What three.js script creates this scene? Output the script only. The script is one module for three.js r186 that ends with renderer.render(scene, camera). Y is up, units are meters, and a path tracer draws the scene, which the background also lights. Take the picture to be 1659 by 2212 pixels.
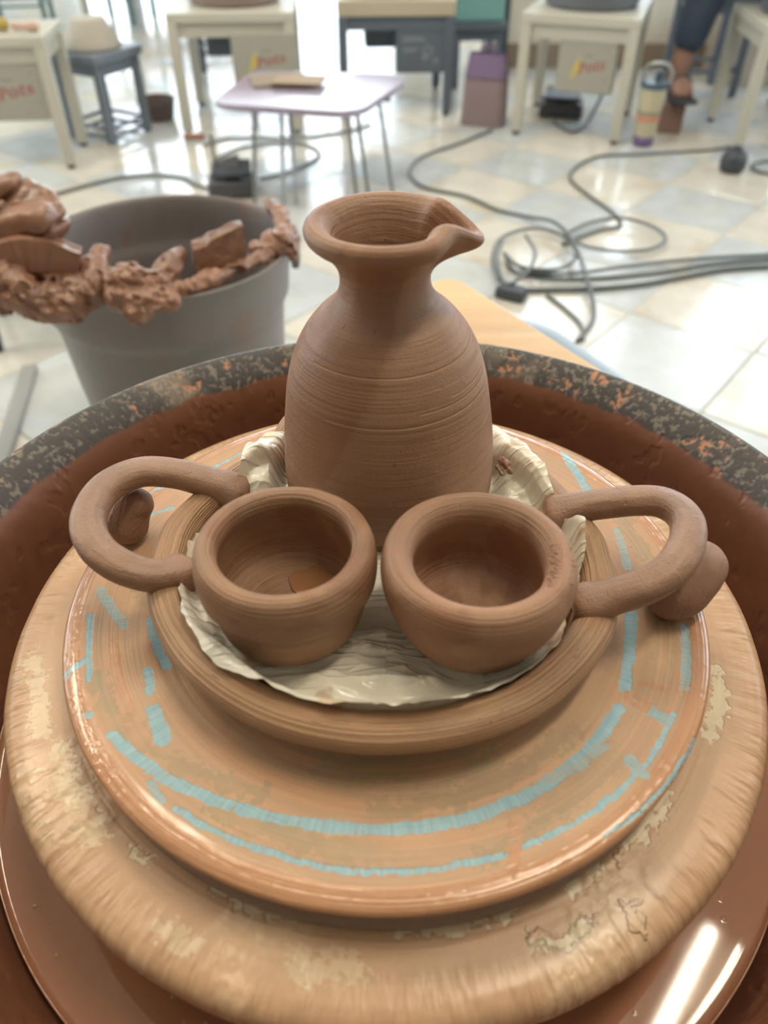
import * as THREE from 'three';
import { RoundedBoxGeometry } from 'three/addons/geometries/RoundedBoxGeometry.js';
import { mergeGeometries, mergeVertices } from 'three/addons/utils/BufferGeometryUtils.js';
import { MarchingCubes } from 'three/addons/objects/MarchingCubes.js';
import { RectAreaLightUniformsLib } from 'three/addons/lights/RectAreaLightUniformsLib.js';

// ───────────── camera, sky, lamps, exposure ─────────────
const Y0 = 0.5876;                       // height of the wheel head above the floor
const CAM = { f: 1664, th: 0.7316, h: 0.2924, d: 0.2504, cx: 829.5, cy: 1106 };
const scene = new THREE.Scene();
const camera = new THREE.PerspectiveCamera(2 * Math.atan(1106 / CAM.f) * 180 / Math.PI, 1659 / 2212, 0.02, 60);
camera.position.set(-0.001, Y0 + CAM.h, CAM.d);
camera.rotation.set(-CAM.th, 0, 0);
camera.focus = 0.40; camera.userData.fStop = 6.6;
scene.background = new THREE.Color().setRGB(0.80, 0.91, 1.0);   // even overcast sky outside
scene.backgroundIntensity = 6.2;
const renderer = new THREE.WebGLRenderer({ antialias: true });
renderer.toneMapping = THREE.LinearToneMapping;
renderer.toneMappingExposure = 0.95;
renderer.shadowMap.enabled = true;
RectAreaLightUniformsLib.init();
const TUBE_COLOR = new THREE.Color().setRGB(1.0, 0.88, 0.70), TUBE_LIGHT = 66;

// ───────────── helpers ─────────────
function rng(seed) { let s = seed | 0; return () => { s = (s + 0x6d2b79f5) | 0; let t = Math.imul(s ^ (s >>> 15), 1 | s); t = (t + Math.imul(t ^ (t >>> 7), 61 | t)) ^ t; return ((t ^ (t >>> 14)) >>> 0) / 4294967296; }; }
const PERM = new Float32Array(65536); { const r = rng(7); for (let i = 0; i < 65536; i++) PERM[i] = r(); }
function vn(x, y) { const xi = Math.floor(x), yi = Math.floor(y), fx = x - xi, fy = y - yi, u = fx * fx * (3 - 2 * fx), v = fy * fy * (3 - 2 * fy), x0 = (xi & 255) << 8, x1 = ((xi + 1) & 255) << 8, y0 = yi & 255, y1 = (yi + 1) & 255;
  const a = PERM[x0 | y0], b = PERM[x1 | y0], c = PERM[x0 | y1], d = PERM[x1 | y1]; return a + (b - a) * u + (c - a) * v + (a - b - c + d) * u * v; }
function fbm(x, y, o = 4) { let s = 0, a = 0.5, n = 0; for (let i = 0; i < o; i++) { s += a * vn(x, y); n += a; a *= 0.5; x = x * 2.03 + 17.1; y = y * 2.03 + 5.7; } return s / n; }
function vn3(x, y, z) { const zi = Math.floor(z), f = z - zi, w = f * f * (3 - 2 * f); return vn(x + zi * 37.3, y + zi * 91.7) * (1 - w) + vn(x + (zi + 1) * 37.3, y + (zi + 1) * 91.7) * w; }
function fbm3(x, y, z, o = 3) { let s = 0, a = 0.5, n = 0; for (let i = 0; i < o; i++) { s += a * vn3(x, y, z); n += a; a *= 0.5; x = x * 2.03 + 3.1; y = y * 2.03 + 7.7; z = z * 2.03 + 1.3; } return s / n; }
const clamp = (x, a = 0, b = 1) => Math.min(b, Math.max(a, x)), sstep = (a, b, x) => { const t = clamp((x - a) / (b - a)); return t * t * (3 - 2 * t); }, lerp = (a, b, t) => a + (b - a) * t;
const mix3 = (a, b, t) => [lerp(a[0], b[0], t), lerp(a[1], b[1], t), lerp(a[2], b[2], t)];
const V = (x, y, z) => new THREE.Vector3(x, y, z);
const C = (r, g, b) => new THREE.Color().setRGB(r / 255, g / 255, b / 255, THREE.SRGBColorSpace);
// a pixel of the photograph as a direction, met with a level at height y (measured from the wheel head) or an upright plane at depth z
function ray(u, v) { const x = (u - CAM.cx) / CAM.f, y = -(v - CAM.cy) / CAM.f, c = Math.cos(CAM.th), s = Math.sin(CAM.th); return V(x, y * c - s, -(c + y * s)); }
function at(u, v, y) { const r = ray(u, v), t = (y - CAM.h) / r.y; return V(r.x * t, y + Y0, CAM.d + r.z * t); }
function atZ(u, v, z) { const r = ray(u, v), t = (z - CAM.d) / r.z; return V(r.x * t, Y0 + CAM.h + r.y * t, z); }
const FLOOR = -Y0;

function dataTex(w, h, data, srgb, repeat) {
  const t = new THREE.DataTexture(data, w, h, THREE.RGBAFormat, THREE.UnsignedByteType);
  t.magFilter = THREE.LinearFilter; t.minFilter = THREE.LinearMipmapLinearFilter; t.generateMipmaps = true;
  if (repeat) t.wrapS = t.wrapT = THREE.RepeatWrapping;
  if (srgb) t.colorSpace = THREE.SRGBColorSpace;
  t.needsUpdate = true; return t;
}
// fn(u, v) -> { c:[r,g,b] 0..255, h:0..1, r:0..1 }
function bake(w, h, fn, repeat = true) {
  const col = new Uint8Array(w * h * 4), rgh = new Uint8Array(w * h * 4);
  const hgt = new Uint8Array(w * h * 4);
  for (let j = 0; j < h; j++) for (let i = 0; i < w; i++) {
    const o = fn((i + 0.5) / w, (j + 0.5) / h, i, j), k = (j * w + i) * 4;
    col[k] = clamp(o.c[0], 0, 255); col[k + 1] = clamp(o.c[1], 0, 255); col[k + 2] = clamp(o.c[2], 0, 255); col[k + 3] = 255;
    const hh = clamp(o.h) * 255, rr = clamp(o.r) * 255;
    hgt[k] = hgt[k + 1] = hgt[k + 2] = hh; hgt[k + 3] = 255; rgh[k] = rgh[k + 1] = rgh[k + 2] = rr; rgh[k + 3] = 255;
  }
  return { map: dataTex(w, h, col, true, repeat), bump: dataTex(w, h, hgt, false, repeat), rough: dataTex(w, h, rgh, false, repeat) };
}
function texMat(t, bumpScale, extra = {}) { return new THREE.MeshPhysicalMaterial({ map: t.map, bumpMap: t.bump, bumpScale, roughnessMap: t.rough, roughness: 1, ...extra }); }
const plain = (color, roughness = 0.6, extra = {}) => new THREE.MeshPhysicalMaterial({ color, roughness, ...extra });

const taken = new Map();
function numbered(name) { const n = taken.get(name) || 0; taken.set(name, n + 1); return n ? `${name}_${String(n).padStart(3, '0')}` : name; }
function shadows(o) { o.traverse((m) => { if (m.isMesh) { m.castShadow = true; m.receiveShadow = true; } }); return o; }
function thing(name, label, category, pos = V(0, 0, 0), turn = 0, group) {
  const o = new THREE.Group(); o.name = numbered(name); scene.add(o); o.position.copy(pos); o.rotation.y = turn; o.userData = { label, category }; if (group) o.userData.group = group; return o;
}
function part(name, geo, mat, parent, label) { const m = new THREE.Mesh(geo, mat); m.name = name; m.castShadow = m.receiveShadow = true; parent.add(m); if (label) m.userData.label = label; return m; }
function single(name, geo, mat, label, category, group) { const m = part(numbered(name), geo, mat, scene); m.userData = { label, category }; if (group) m.userData.group = group; return m; }
function struct(name, geo, mat) { const m = part(name, geo, mat, scene); m.userData.kind = 'structure'; return m; }
const rbox = (w, h, d, r = 0.004, s = 2) => new RoundedBoxGeometry(w, h, d, s, Math.min(r, w / 2.01, h / 2.01, d / 2.01));
const move = (g, x, y, z) => g.translate(x, y, z);
const box = (w, h, d, x = 0, y = 0, z = 0, r = 0.003) => move(rbox(w, h, d, r), x, y, z);
const slabBox = (x0, x1, y0, y1, z0, z1) => move(new THREE.BoxGeometry(x1 - x0, y1 - y0, z1 - z0), (x0 + x1) / 2, (y0 + y1) / 2, (z0 + z1) / 2);
function merge(list) { return mergeGeometries(list.map((g) => { const n = g.index ? g.toNonIndexed() : g; for (const k of Object.keys(n.attributes)) if (!['position', 'normal', 'uv'].includes(k)) n.deleteAttribute(k); return n; })); }
function rod(a, b, r, r2 = r, seg = 12) { const d = b.clone().sub(a), g = new THREE.CylinderGeometry(r2, r, d.length(), seg); g.applyQuaternion(new THREE.Quaternion().setFromUnitVectors(V(0, 1, 0), d.clone().normalize())); const m = a.clone().add(b).multiplyScalar(0.5); return g.translate(m.x, m.y, m.z); }
function tube(pts, r, n = 60, closed = false, rad = 8) { return new THREE.TubeGeometry(new THREE.CatmullRomCurve3(pts, closed, 'centripetal'), n, r, rad, closed); }
const lathe = (pts, seg = 64) => new THREE.LatheGeometry(pts.map(([r, y]) => new THREE.Vector2(Math.max(r, 1e-5), y)), seg);
function dense(pts, n) { const c = new THREE.CatmullRomCurve3(pts.map(([r, y]) => V(r, y, 0)), false, 'centripetal'); return c.getSpacedPoints(n).map((p) => [p.x, p.y]); }
// a grid surface; u runs round (closed) or across, v along
function surf(fn, nu, nv, closeU = false, su = 1, sv = 1) {
  const pos = [], uv = [], idx = [];
  for (let j = 0; j <= nv; j++) for (let i = 0; i <= nu; i++) { const u = i / nu, v = j / nv, p = fn(closeU && i === nu ? 0 : u, v); pos.push(p.x, p.y, p.z); uv.push(u * su, v * sv); }
  for (let j = 0; j < nv; j++) for (let i = 0; i < nu; i++) { const a = j * (nu + 1) + i, b = a + 1, c = a + nu + 1, d = c + 1; idx.push(a, c, b, b, c, d); }
  const g = new THREE.BufferGeometry(); g.setAttribute('position', new THREE.Float32BufferAttribute(pos, 3)); g.setAttribute('uv', new THREE.Float32BufferAttribute(uv, 2)); g.setIndex(idx); g.computeVertexNormals();
  if (closeU) { const n = g.attributes.normal; for (let j = 0; j <= nv; j++) { const a = j * (nu + 1), b = a + nu, m = V(n.getX(a) + n.getX(b), n.getY(a) + n.getY(b), n.getZ(a) + n.getZ(b)).normalize(); n.setXYZ(a, m.x, m.y, m.z); n.setXYZ(b, m.x, m.y, m.z); } }
  return g;
}
// a body swept along a path: cross(t, phi) -> [across, upwards] in metres
function sweep(pts, cross, n, m, su = 1, sv = 1, closed = false) {
  const c = new THREE.CatmullRomCurve3(pts, closed, 'centripetal'), P = c.getSpacedPoints(n), T = P.map((_, i) => c.getTangentAt(i / n));
  const side = T.map((t) => V(0, 1, 0).cross(t).normalize()), up = T.map((t, i) => t.clone().cross(side[i]).normalize());
  const g = surf((u, v) => { const i = Math.round(v * n), [a, b] = cross(v, u * Math.PI * 2); return P[i].clone().addScaledVector(side[i], a).addScaledVector(up[i], b); }, m, n, true, su, sv);
  return g;
}
// soft body from tapered capsules: bones [[ax,ay,az,ra],[bx,by,bz,rb]]
function blob(bones, { k = 0.01, cell = 0.004, pad = 0.02, noise = 0, freq = 40, sharp = 0, fold = 0, fdir = [0.3, 1, 0.2], ffreq = 120 } = {}) {
  const lo = V(1e9, 1e9, 1e9), hi = V(-1e9, -1e9, -1e9);
  for (const b of bones) for (const p of b) { const r = p[3] + pad + noise; lo.min(V(p[0] - r, p[1] - r, p[2] - r)); hi.max(V(p[0] + r, p[1] + r, p[2] + r)); }
  const ctr = lo.clone().add(hi).multiplyScalar(0.5), half = Math.max(hi.x - lo.x, hi.y - lo.y, hi.z - lo.z) / 2, res = Math.min(120, Math.max(16, Math.ceil(2 * half / cell)));
  const mc = new MarchingCubes(res, new THREE.MeshBasicMaterial(), false, false, 160000); mc.isolation = 0;
  const B = bones.map(([a, b]) => ({ a, dx: b[0] - a[0], dy: b[1] - a[1], dz: b[2] - a[2], r0: a[3], dr: b[3] - a[3], l: (b[0] - a[0]) ** 2 + (b[1] - a[1]) ** 2 + (b[2] - a[2]) ** 2 + 1e-12 }));
  for (let z = 0; z < res; z++) for (let y = 0; y < res; y++) for (let x = 0; x < res; x++) {
    const px = ctr.x + (x - res / 2) / (res / 2) * half, py = ctr.y + (y - res / 2) / (res / 2) * half, pz = ctr.z + (z - res / 2) / (res / 2) * half;
    let d = 1e3;
    for (const q of B) { const ex = px - q.a[0], ey = py - q.a[1], ez = pz - q.a[2], t = clamp((ex * q.dx + ey * q.dy + ez * q.dz) / q.l);
      const dd = Math.hypot(ex - q.dx * t, ey - q.dy * t, ez - q.dz * t) - (q.r0 + q.dr * t), h = clamp(0.5 + 0.5 * (d - dd) / k); d = lerp(d, dd, h) - k * h * (1 - h); }
    if (noise) { let n = fbm3(px * freq, py * freq, pz * freq, 3) - 0.5; if (sharp) n = lerp(n, 0.5 - Math.abs(n) * 2.4, sharp); d -= noise * 2 * n; }
    if (fold) { const q = Math.abs(Math.sin((px * fdir[0] + py * fdir[1] + pz * fdir[2]) * ffreq + 3.5 * fbm3(px * 18, py * 18, pz * 18, 2))); d += fold * (1 - q) ** 3; }
    mc.field[x + y * res + z * res * res] = -d;
  }
  mc.update();
  const n = mc.count, pos = new Float32Array(n * 3), nor = new Float32Array(n * 3), uv = new Float32Array(n * 2);
  for (let i = 0; i < n; i++) { for (let c = 0; c < 3; c++) { pos[i * 3 + c] = mc.positionArray[i * 3 + c] * half + ctr.getComponent(c); nor[i * 3 + c] = mc.normalArray[i * 3 + c]; } uv[i * 2] = pos[i * 3] * 6 + pos[i * 3 + 2] * 3; uv[i * 2 + 1] = pos[i * 3 + 1] * 6 + pos[i * 3 + 2] * 2; }
  let g = new THREE.BufferGeometry(); g.setAttribute('position', new THREE.BufferAttribute(pos, 3)); g.setAttribute('uv', new THREE.BufferAttribute(uv, 2));
  g = mergeVertices(g, 1e-5); g.computeVertexNormals(); return g;
}
const P4 = (v, r) => [v.x, v.y, v.z, r];

// ───────────── materials ─────────────
const CLAY = [164, 127, 102];
// thrown clay: fine rings across v; lines are single raised ridges [v, u0, u1]
function thrown(w, h, base, { rings = 1, ridges = [], spread = 1, damp = 0.5, seed = 0, rough = 0.62 } = {}) {
  return bake(w, h, (u, v) => {
    const wob = 0.004 * (vn(u * 5 + seed, v * 3) - 0.5);
    const a = Math.sin(u * 6.2832), b = Math.cos(u * 6.2832);
    const l1 = vn(seed + a * 0.6, (v + wob) * 170), l2 = vn(seed + 31 + b * 1.2 + a, (v + wob) * 420), l3 = vn(seed + 77 + a * 2 + b, v * 900);
    const big = fbm(a * 1.6 + seed + 9, b * 1.6 + v * 7), pit = vn(a * 60 + b * 31 + seed, v * 260), grit = vn(u * w * 0.45, v * h * 0.45);
    let hgt = 0.5 + 0.16 * (l1 - 0.5) * rings + 0.2 * (l2 - 0.5) * rings + 0.14 * (l3 - 0.5) * rings + 0.1 * (grit - 0.5) + 0.14 * (big - 0.5);
    if (pit > 0.965) hgt -= 0.3;
    let c = base.slice(), t = 1 + 0.035 * (l1 - 0.5) * spread + 0.06 * (l2 - 0.5) * spread + 0.05 * (grit - 0.5) + 0.12 * (big - 0.5);
    const wet = sstep(0.52, 0.62, fbm(a * 1.1 + seed * 3, b * 1.1 + v * 4.5 + 40, 5)) * damp;
    c = mix3(c, [base[0] * 0.88, base[1] * 0.79, base[2] * 0.73], wet); if (pit > 0.965) t *= 0.82;
    for (const [rv, u0, u1, s] of ridges) { const d = Math.abs(v + wob * 2 + 0.0015 * Math.sin(u * 9) - rv) * h; if (d < 2.6 && u > u0 && u < u1) { const q = (1 - d / 2.6) * (s || 1); hgt += 0.4 * q; t *= 1 + 0.13 * q; } }
    return { c: [c[0] * t, c[1] * t, c[2] * t], h: hgt, r: rough - wet * 0.12 + 0.1 * (grit - 0.5) };
  });
}
const handClayT = bake(768, 768, (u, v) => {   // wetted, hand-smoothed clay
  const n = fbm(u * 9, v * 9, 5), s = fbm(u * 50, v * 5, 3), g = vn(u * 330, v * 330), crumb = vn(u * 90, v * 90);
  const t = 0.95 + 0.16 * (n - 0.5) + 0.08 * (s - 0.5) + 0.05 * (g - 0.5); let h = 0.5 + 0.5 * (n - 0.5) + 0.22 * (s - 0.5) + 0.08 * (g - 0.5); if (crumb > 0.93) h += 0.2 * (crumb - 0.93) / 0.07;
  return { c: [CLAY[0] * t, CLAY[1] * t, CLAY[2] * t * 1.02], h, r: 0.44 + 0.2 * (n - 0.5) + 0.1 * (g - 0.5) };
});
const handClay = texMat(handClayT, 0.0022, { clearcoat: 0.12, clearcoatRoughness: 0.3 });
const scrapT = bake(512, 512, (u, v) => { const n = fbm(u * 7, v * 7, 5), s = fbm(u * 4, v * 40, 3), t = 0.9 + 0.3 * (n - 0.5) + 0.1 * (s - 0.5); return { c: [158 * t, 114 * t, 90 * t], h: 0.5 + 0.6 * (n - 0.5) + 0.3 * (s - 0.5), r: 0.36 + 0.3 * (n - 0.5) }; });
const scrapClay = texMat(scrapT, 0.004, { clearcoat: 0.25, clearcoatRoughness: 0.22 });
const dryLump = plain(C(150, 112, 91), 0.55, { bumpMap: handClayT.bump, bumpScale: 0.003 });
const whitePaint = plain(C(196, 194, 182), 0.45), shadedWhite = plain(C(168, 167, 156), 0.5), slate = plain(C(98, 108, 122), 0.42), blueGrey = plain(C(118, 128, 142), 0.42);  // whites darkened for backlight; slate and blueGrey paled to stand in for haze
const steel = plain(C(150, 152, 150), 0.3, { metalness: 0.85 }), darkPlastic = plain(C(78, 78, 82), 0.45), rubber = plain(C(66, 70, 80), 0.5), cable = plain(C(104, 110, 112), 0.42);  // darkPlastic and cable paled to stand in for background haze

// ───────────── the room ─────────────
const RX0 = -3.6, RX1 = 3.6, RZB = 4.6, RZF = -8.4, RZR = -3.92, NX = 0.46, CEIL = 3.1;
const wallT = bake(512, 512, (u, v) => { const n = fbm(u * 8, v * 8, 5), t = 1 + 0.08 * (n - 0.5); return { c: [222 * t, 216 * t, 202 * t], h: n, r: 0.75 }; });
const wallMat = texMat(wallT, 0.002), ceilMat = plain(C(226, 222, 212), 0.85);
{
  const floor = new THREE.Group(); floor.name = 'floor'; floor.userData = { kind: 'structure', label: 'glossy tiled workshop floor of beige and blue-grey squares' }; scene.add(floor);
  part('floor_slab', slabBox(RX0 - 0.2, RX1 + 0.2, -0.2, -0.012, RZF - 0.2, RZB + 0.2), plain(C(196, 192, 182), 0.7), floor);
  part('grout', slabBox(RX0, RX1, -0.012, -0.0022, RZF, RZB), plain(C(176, 172, 160), 0.7), floor);
  const stain = (base, alt, seed) => bake(384, 384, (u, v) => {
    const n = fbm(u * 5 + seed, v * 5, 5), m = fbm(u * 2.2 + seed * 2, v * 2.2 + 9, 4), sp = vn(u * 130 + seed, v * 130), s = sstep(0.52, 0.66, m) * 0.6, t = 1 + 0.1 * (n - 0.5);
    let c = mix3(base, alt, s); if (sp > 0.97) c = mix3(c, [150, 118, 92], 0.5);
    return { c: [c[0] * t, c[1] * t, c[2] * t], h: 0.5 + 0.3 * (n - 0.5), r: 0.13 + 0.14 * s + 0.12 * (n - 0.5) + (sp > 0.97 ? 0.3 : 0) }; });
  const kinds = [[stain([198, 203, 206], [186, 188, 184], 1), stain([194, 200, 204], [186, 191, 192], 2)], [stain([214, 210, 200], [198, 187, 170], 3), stain([210, 206, 196], [204, 198, 185], 4)]];
  const mats = kinds.map((k) => k.map((t) => texMat(t, 0.0006)));
  const S = 0.30, H = 0.0105, g = 0.0018, c = 0.0015, a = 39.3 * Math.PI / 180, ux = Math.cos(a), uz = Math.sin(a);
  const e = S / 2 - g, top = [[-e + c, 0, -e + c], [e - c, 0, -e + c], [e - c, 0, e - c], [-e + c, 0, e - c]], mid = [[-e, -c, -e], [e, -c, -e], [e, -c, e], [-e, -c, e]], bot = mid.map(([x, , z]) => [x, -H, z]);
  const pos = [], uv = [], quad = (p, q, r, s) => { for (const w of [p, s, r, p, r, q]) { pos.push(...w); uv.push(w[0] / S + 0.5, w[2] / S + 0.5); } };
  quad(...top); for (let i = 0; i < 4; i++) { const j = (i + 1) % 4; quad(mid[i], mid[j], top[j], top[i]); quad(bot[i], bot[j], mid[j], mid[i]); }
  const tileG = new THREE.BufferGeometry(); tileG.setAttribute('position', new THREE.Float32BufferAttribute(pos, 3)); tileG.setAttribute('uv', new THREE.Float32BufferAttribute(uv, 2)); tileG.computeVertexNormals();
  const r = rng(11), near = [], rest = [[[], []], [[], []]];
  for (let i = -40; i <= 40; i++) for (let j = -40; j <= 40; j++) {
    const x = 0.59 + (i + 0.5) * S * ux - (j + 0.5) * S * uz, z = -1.45 + (i + 0.5) * S * uz + (j + 0.5) * S * ux, k = ((i + j) % 2 + 2) % 2, v = r() < 0.5 ? 0 : 1, q = Math.floor(r() * 4);
    if (x < RX0 - 0.15 || x > RX1 + 0.15 || z < RZF - 0.15 || z > RZB + 0.15) continue;
    if (x > NX + 0.5 && z < RZR - 0.35) continue;
    const depth = CAM.d - z, inView = depth > 0.6 && Math.abs(x) < 0.28 + 0.54 * depth;
    if (inView) near.push({ x, z, k, v, q, d: depth }); else rest[k][v].push({ x, z, q });
  }
  near.sort((p, q) => p.d - q.d);
  near.forEach((t, n) => { if (n >= 300) { rest[t.k][t.v].push(t); return; } const m = part(n ? `tile_${String(n).padStart(3, '0')}` : 'tile', tileG, mats[t.k][t.v], floor); m.position.set(t.x, 0, t.z); m.rotation.y = -a + t.q * Math.PI / 2; });
  rest.forEach((row, k) => row.forEach((list, v) => { if (!list.length) return; const m = part(k || v ? `tile_field_00${k * 2 + v}` : 'tile_field', mergeGeometries(list.map((t) => tileG.clone().rotateY(-a + t.q * Math.PI / 2).translate(t.x, 0, t.z))), mats[k][v], floor); m.userData.kind = 'stuff'; }));
}
const W = 0.22;
// back wall of the right half, with a long window above the cabinets; the left half of the room runs on to a wide open doorway
struct('wall_back', merge([slabBox(NX, RX1 + W, 0, 0.5, RZR - W, RZR), slabBox(NX, RX1 + W, 2.35, CEIL, RZR - W, RZR), slabBox(NX, NX + 0.25, 0.5, 2.35, RZR - W, RZR), slabBox(RX1 - 0.25, RX1 + W, 0.5, 2.35, RZR - W, RZR)]), wallMat);
struct('wall_side', slabBox(NX, NX + W, 0, CEIL, RZF - W, RZR - W), wallMat);
struct('wall_far', merge([slabBox(RX0 - W, -2.9, 0, CEIL, RZF - W, RZF), slabBox(0.1, NX, 0, CEIL, RZF - W, RZF), slabBox(-2.9, 0.1, 2.5, CEIL, RZF - W, RZF)]), wallMat);
struct('wall_left', merge([slabBox(RX0 - W, RX0, 0, 0.8, RZF, RZB), slabBox(RX0 - W, RX0, 2.3, CEIL, RZF, RZB), slabBox(RX0 - W, RX0, 0.8, 2.3, RZF, -6.4), slabBox(RX0 - W, RX0, 0.8, 2.3, -4.2, -3.2), slabBox(RX0 - W, RX0, 0.8, 2.3, -0.9, RZB)]), wallMat);
struct('wall_right', merge([slabBox(RX1, RX1 + W, 0, 0.8, RZR, RZB), slabBox(RX1, RX1 + W, 2.3, CEIL, RZR, RZB), slabBox(RX1, RX1 + W, 0.8, 2.3, RZR, -3.2), slabBox(RX1, RX1 + W, 0.8, 2.3, -1.0, RZB)]), wallMat);
struct('wall_rear', slabBox(RX0 - W, RX1 + W, 0, CEIL, RZB, RZB + W), plain(C(168, 156, 140), 0.85));  // unseen wall, set back and darkened to cut bounce light
struct('ceiling', merge([slabBox(RX0 - W, RX1 + W, CEIL, CEIL + 0.15, RZR - W, RZB + W), slabBox(RX0 - W, NX + W, CEIL, CEIL + 0.15, RZF - W, RZR - W)]), ceilMat);
struct('baseboard_back', box(RX1 - NX, 0.1, 0.015, (NX + RX1) / 2, 0.05, RZR + 0.0085, 0.004), plain(C(150, 132, 116), 0.5));
struct('ground', slabBox(-9, 9, -0.25, -0.03, -16, RZF - W), plain(C(205, 200, 190), 0.9));
function windowFrame(name, x0, x1, y0, y1, z, bars, alongZ) {
  const w = new THREE.Group(); w.name = name; w.userData.kind = 'structure'; scene.add(w);
  const L = x1 - x0, fr = [slabBox(0, L, y0, y0 + 0.05, -0.03, 0.03), slabBox(0, L, y1 - 0.05, y1, -0.03, 0.03), slabBox(0, 0.05, y0, y1, -0.03, 0.03), slabBox(L - 0.05, L, y0, y1, -0.03, 0.03)];
  part('window_frame', merge(fr), whitePaint, w);
  for (let i = 1; i < bars; i++) part('window_bar', slabBox(L * i / bars - 0.02, L * i / bars + 0.02, y0, y1, -0.02, 0.02), whitePaint, w);
  if (alongZ === undefined) w.position.set(x0, 0, z); else { w.position.set(alongZ, 0, x1); w.rotation.y = Math.PI / 2; }
}
windowFrame('window_1', NX + 0.25, RX1 - 0.25, 0.5, 2.35, RZR - 0.1, 5);
windowFrame('window_2', -6.4, -4.2, 0.8, 2.3, 0, 4, RX0 - 0.1);
windowFrame('window_3', -3.2, -0.9, 0.8, 2.3, 0, 4, RX0 - 0.1);
windowFrame('window_4', -3.2, -1.0, 0.8, 2.3, 0, 4, RX1 + 0.1);

// twin-tube ceiling lamps; the first is the one mirrored in the slurry
function tubeLamp(x, z, turn, label) {
  const t = thing('ceiling_tube_light', label, 'ceiling light', V(x, CEIL - 0.001, z), turn, 'twin tube ceiling lights');
  part('batten', box(1.26, 0.05, 0.2, 0, -0.025, 0, 0.006), whitePaint, t);
  const glow = plain(C(255, 244, 224), 0.4, { emissive: TUBE_COLOR, emissiveIntensity: 26 });
  for (const s of [-1, 1]) { const m = part('light_tube', new THREE.CapsuleGeometry(0.019, 1.16, 4, 14), glow, t); m.rotation.z = Math.PI / 2; m.position.set(0, -0.08, s * 0.066);
    for (const e of [-1, 1]) part('lamp_holder', box(0.02, 0.06, 0.034, e * 0.6, -0.07, s * 0.066, 0.004), whitePaint, t); }
  for (const s of [-1, 1]) { const L = new THREE.RectAreaLight(TUBE_COLOR, TUBE_LIGHT, 1.16, 0.036); L.position.set(0, -0.104, s * 0.066); L.rotation.set(-Math.PI / 2, 0, 0); L.name = 'tube_light'; t.add(L); }
}
// the tubes run as their mirror image in the slurry shows
tubeLamp(0.80, -0.28, -Math.atan2(0.76, -0.65), 'twin tube ceiling light above the splash pan');
tubeLamp(-1.9, -1.3, -Math.atan2(0.76, -0.65), 'added twin tube ceiling light between the bucket and the windowed wall');  // unseen lamp added for light, no sign of one here
tubeLamp(-0.25, -1.85, -Math.atan2(0.76, -0.65), 'twin tube ceiling light above the floor behind the wheel');  // unseen lamp placed to throw the tray shadow forward

// ───────────── the wheel in the foreground ─────────────
const BAT_R = 0.1496, BAT_Y = 0.0185, HEAD_R = 0.18;
const ringSurf = (prof, n, nu, rim = () => 1, su = 1, sv = 1) => { const d = dense(prof, n); return surf((u, v) => { const [r, y] = d[Math.round(v * n)], a = -u * Math.PI * 2, k = rim(a, r, y); return V(r * k * Math.cos(a), y, r * k * Math.sin(a)); }, nu, n, true, su, sv); };
function flatUV(g, R) { const p = g.attributes.position, uv = g.attributes.uv; for (let i = 0; i < p.count; i++) uv.setXY(i, p.getX(i) / (2 * R) + 0.5, p.getZ(i) / (2 * R) + 0.5); return g; }
// strokes found on the photograph, laid on a level surface as a mask: [width in mm, strength, [[u, v], ...]]
function mask(size, R, y, strokes) {
  const cv = document.createElement('canvas'); cv.width = cv.height = size; const g = cv.getContext('2d'); g.fillStyle = '#000'; g.fillRect(0, 0, size, size); g.lineCap = 'round'; g.lineJoin = 'round';
  for (const [mm, s, pts] of strokes) { const q = pts.map(([u, v]) => { const p = at(u, v, y); return [(p.x / (2 * R) + 0.5) * size, (p.z / (2 * R) + 0.5) * size]; }); const k = Math.round(s * 255); g.strokeStyle = `rgb(${k},${k},${k})`; g.lineWidth = mm / 1000 / (2 * R) * size; g.beginPath(); g.moveTo(...q[0]); for (let i = 1; i < q.length - 1; i++) g.quadraticCurveTo(q[i][0], q[i][1], (q[i][0] + q[i + 1][0]) / 2, (q[i][1] + q[i + 1][1]) / 2); g.lineTo(...q[q.length - 1]); g.stroke(); }
  const d = g.getImageData(0, 0, size, size).data; return (x, z, w = 0.0011) => { const wx = x + w * (vn(x * 420, z * 420) - 0.5) + w * 0.6 * (vn(x * 1100 + 9, z * 1100) - 0.5) + w * 0.7 * (vn(x * 110 + 5, z * 110) - 0.5), wz = z + w * (vn(x * 420 + 50, z * 420) - 0.5) + w * 0.6 * (vn(x * 1100 + 39, z * 1100) - 0.5) + w * 0.7 * (vn(x * 110 + 25, z * 110) - 0.5), i = clamp(Math.floor((wx / (2 * R) + 0.5) * size), 0, size - 1), j = clamp(Math.floor((wz / (2 * R) + 0.5) * size), 0, size - 1); return d[(j * size + i) * 4] / 255; };
}
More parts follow.
